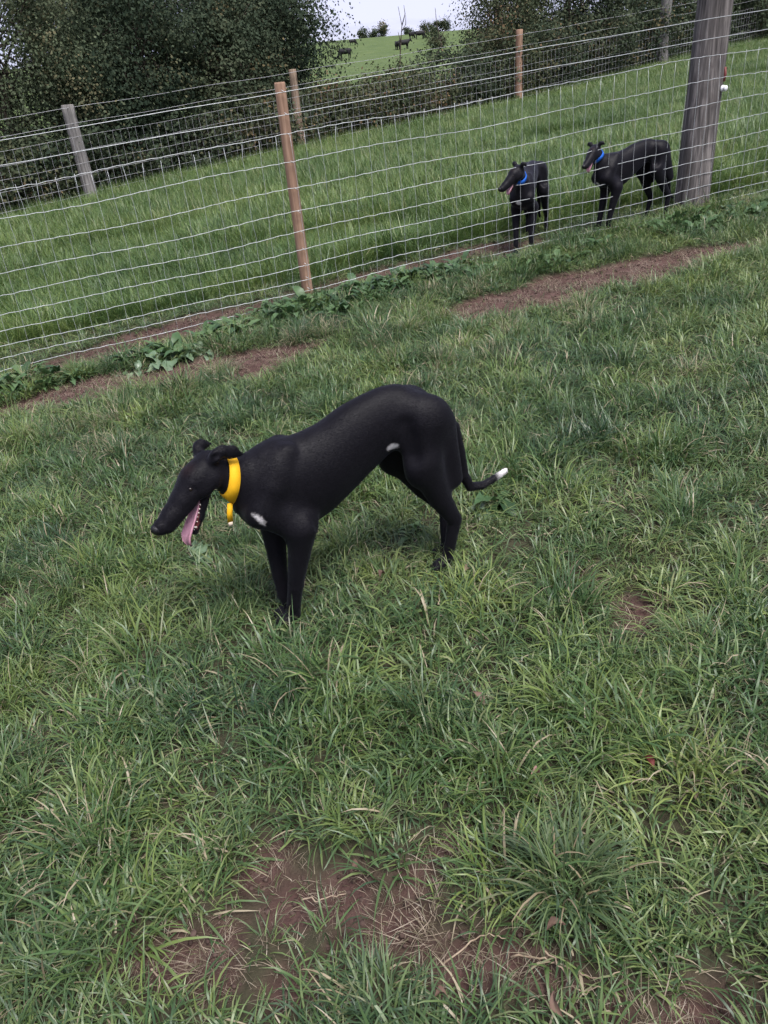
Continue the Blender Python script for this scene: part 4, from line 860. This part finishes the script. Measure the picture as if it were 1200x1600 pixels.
# ------------------------------------------------------------------ broad leaved plants
def leaf_mesh(name, ln, wd, droop, seed):
    g = np.random.default_rng(seed); V = []; Fc = []; Cl = []; pr = [.10, .12, .72, 1.0, .92, .62, 0]; p = np.array([0, 0, 0.0]); hue = g.uniform()
    for k, w in enumerate(pr):
        t = k/6; e = .9-droop*t
        if k: p = p+ln/6*np.array([math.cos(e), 0, math.sin(e)])
        wv = .012*math.sin(k*2.1+seed)
        if k < 6: V += [p+np.array([0, -wd*.5*w, .014*w+wv]), p.copy(), p+np.array([0, wd*.5*w, .014*w-wv])]
        else: V.append(p.copy())
    Cl = [(np.clip(hue+g.normal(0, .05), 0, 1), 0, 0)]*len(V)
    for k in range(5): q = 3*k; Fc += [(q, q+1, q+4, q+3), (q+1, q+2, q+5, q+4)]
    Fc += [(15, 16, 18), (16, 17, 18)]
    m = mesh(name, V, Fc); colattr(m, 'col', np.array(Cl)); return m
LFP = [leaf_mesh('leaf', .17, .075, 1.1+.12*i, 600+i) for i in range(5)]; LFW = [leaf_mesh('leaf', .15, .055, 1.2+.12*i, 620+i) for i in range(5)]
for m in LFP: m.materials.append(M['leaf_pale'])
for m in LFW: m.materials.append(M['leaf_weed'])
def dock(label, px, py, n_, lib_, sc, seed, name='dock_plant', cat='weed', flatness=.0):
    g = np.random.default_rng(seed); p = G(px, py); root = tag(empty(name, (p[0], p[1], float(surf_z(p[0], p[1]))-.005), g.uniform(0, 6.28)), label, cat, 'broad leaved weeds in the grass')
    for i in range(n_):
        o = bpy.data.objects.new('leaf', lib_[int(g.integers(len(lib_)))]); C.objects.link(o); o.parent = root
        o.location = tuple(g.normal(0, .018*sc, 3)*np.array([1, 1, .2])); o.rotation_euler = (g.normal(0, .2), g.normal(flatness, .25), i*2.4+g.normal(0, .3)); s = sc*g.uniform(.65, 1.15); o.scale = (s, s, s)
for i, (px, py, n_, l_, sc, lb) in enumerate([(215, 578, 11, LFP, .85, 'pale broad leaved dock at the left end of the weed row'), (248, 570, 12, LFP, .95, 'pale broad leaved dock second from the left in the weed row'), (285, 562, 12, LFP, 1.0, 'pale broad leaved dock third in the weed row under the wires'), (322, 556, 11, LFP, .9, 'pale broad leaved dock fourth in the weed row before the bare earth'),
    (365, 535, 12, LFW, .85, 'green weed just right of the pale docks'), (410, 522, 12, LFW, .9, 'green weed left of the brown post below the wires'), (455, 505, 12, LFW, .9, 'green weed close left of the brown post foot'), (500, 492, 13, LFW, .95, 'leafy weed at the foot of the brown post'), (540, 480, 13, LFW, .95, 'green weed close right of the brown post foot'), (580, 468, 13, LFW, 1.0, 'second green weed right of the brown post'), (625, 456, 12, LFW, 1.0, 'third green weed right of the brown post'), (670, 446, 12, LFW, .9, 'fourth green weed right of the brown post'),
    (740, 428, 12, LFW, .9, 'leafy weed left of the two dogs at the fence foot'), (800, 412, 13, LFW, 1.0, 'leafy weed in front of the dog facing the camera'), (860, 400, 12, LFW, .9, 'leafy weed between the two fenced dogs'), (930, 380, 12, LFW, .9, 'leafy weed below the side on dog'), (1135, 330, 9, LFP, .8, 'pale leaved weed right of the thick grey post'),
    (770, 792, 13, LFW, .95, 'broad leaved weed beside the tip of the near dog tail'), (745, 800, 8, LFP, .55, 'small pale leaved weed left of the weed by the dog tail'), (300, 875, 7, LFP, .7, 'flat pale leaved weed below the near dog mouth'), (840, 575, 9, LFW, .7, 'low green weed in the grass right of the near dog rump'), (1045, 1050, 8, LFW, .55, 'small green weed at the right of the foreground grass')]):
    dock(lb, px, py, n_, l_, sc, 700+i, flatness=.15)

# ------------------------------------------------------------------ big foreground tussock
def tussock(label, px, py, n_, r_, l0, l1, w_, seed):
    p = G(px, py); d_ = blades(n_, r_, l0, l1, w_, .5, .95, .08, seed, 6); m = mesh('blades', d_[0], d_[1]); colattr(m, 'col', np.array(d_[2])); root = tag(empty('grass_tussock', (p[0], p[1], float(surf_z(p[0], p[1])))), label, 'grass tussock')
    o = obj('blades', m, M['grass_own'], root); o['kind'] = 'stuff'
n = NM('tussock'); a = n.sep(n.attr('col').outputs['Color']); c = n.mix(a[1], n.ramp(a[0], [(.05, (.050, .092, .042)), (.5, (.078, .125, .052)), (.95, (.115, .165, .06))]), (.30, .245, .15)); n.set(color=c, rough=.5, spec=.38); n.translucent(c, .3); M['grass_own'] = n.m
tussock('large dark green grass tussock at the right of the foreground bare earth', 885, 1385, 280, .065, .11, .245, .0050, 1)
tussock('grass tussock at the bottom edge below the bare earth', 590, 1570, 110, .06, .08, .17, .0046, 2)
tussock('small grass tussock at the left bottom corner', 60, 1520, 150, .09, .10, .20, .0044, 3)

# ------------------------------------------------------------------ fallen leaves, twigs
def fallen(label, px, py, ln, wd, mat, seed, rz, name='fallen_leaf', lift=.04):
    g = np.random.default_rng(seed); V = []; Fc = []
    for k, w in enumerate((.06, .7, 1, .8, .45, .02)):
        t = k/5; V += [(ln*(t-.5), -wd*.5*w, .012*math.sin(t*3)+.012*w), (ln*(t-.5), .004*math.sin(t*5), .010*math.sin(t*3)), (ln*(t-.5), wd*.5*w, .012*math.sin(t*3)+.016*w)]
        if k: q = 3*k; Fc += [(q-3, q-2, q+1, q), (q-2, q-1, q+2, q+1)]
    p = G(px, py); m = mesh(name, V, Fc); colattr(m, 'col', np.full((len(V), 3), g.uniform(.2, .9))); o = obj(name, m, M[mat]); o.location = (p[0], p[1], float(surf_z(p[0], p[1]))+lift); o.rotation_euler = (g.normal(0, .35), g.normal(0, .35), rz); tag(o, label, 'leaf', 'fallen leaves in the grass')
for i, a in enumerate([('dark red fallen leaf at the right of the foreground', 1010, 1216, .045, .022, 'leaf_red', 1.9), ('small pink petal like leaf right of the foreground middle', 834, 1234, .026, .018, 'leaf_pink', .4), ('curled brown dead leaf in the grass below the hind paw', 748, 1104, .05, .022, 'leaf_dead', 2.2), ('brown dead leaf on the earth below the large tussock', 868, 1466, .042, .016, 'leaf_dead', .2),
    ('pale brown dead leaf at the right edge of the foreground', 1085, 1270, .06, .02, 'leaf_dead', 1.0), ('dry leaf in the grass between the near dog front and hind paws', 600, 912, .03, .02, 'leaf_dead', .7), ('small orange dead leaf at the bottom edge', 690, 1573, .028, .013, 'leaf_dead', .1), ('brown dead leaf at the bottom below the twigs', 872, 1580, .045, .016, 'leaf_dead', 1.8), ('small brown leaf on the earth by the left foreground', 555, 1365, .03, .016, 'leaf_dead', .9), ('tiny brown leaf in the grass right of the hind paw', 728, 905, .03, .02, 'leaf_dead', .9)]):
    fallen(a[0], a[1], a[2], a[3], a[4], a[5], 800+i, a[6])
def twig(label, pxs, r_, seed):
    g = np.random.default_rng(seed); P_ = []
    for a in pxs: p = G(*a); P_.append(np.array([p[0], p[1], float(surf_z(p[0], p[1]))+.022+g.uniform(0, .02)]))
    t_ = np.linspace(0, len(P_)-1, 4*len(P_)); A_ = np.array(P_); k_ = np.arange(len(P_)); C_ = np.stack([np.interp(t_, k_, A_[:, i]) for i in range(3)], 1); C_[1:-1] = (C_[:-2]+2*C_[1:-1]+C_[2:])/4; C_[1:-1] = (C_[:-2]+2*C_[1:-1]+C_[2:])/4; C_ += g.normal(0, .0022, C_.shape)
    b = MB(); b.tube([q-P_[0] for q in C_], list(np.linspace(r_, r_*.45, len(C_))), 5); o = b.build('twig', M['twig']); o.location = tuple(P_[0]); tag(o, label, 'twig', 'dry twigs on the bare earth')
n = NM('twig'); n.set(color=n.ramp(n.noise(40, 4, .6, geo(n)), [(.3, (.20, .15, .10)), (.7, (.36, .28, .20))]), rough=.85, spec=.2); M['twig'] = n.m
for i, (lb, q) in enumerate([('pale dry stalk curving across the bare earth at the bottom right', [(800, 1495), (850, 1500), (890, 1520), (930, 1535), (965, 1530)]), ('dry stalk arching above the bottom right twigs', [(845, 1490), (870, 1510), (905, 1555), (940, 1550)]), ('dry stalk lying left of the bottom right twigs', [(690, 1510), (720, 1495), (760, 1470), (790, 1475)]), ('short dry stalk beside the middle bare patch', [(470, 1400), (500, 1412), (540, 1400)]), ('dry stalk at the left bare patch', [(240, 1520), (255, 1540), (250, 1565)]), ('yellow dry blade standing below the near dog belly', [(685, 955), (688, 935), (690, 925)])]):
    twig(lb, q, .0023, 900+i)
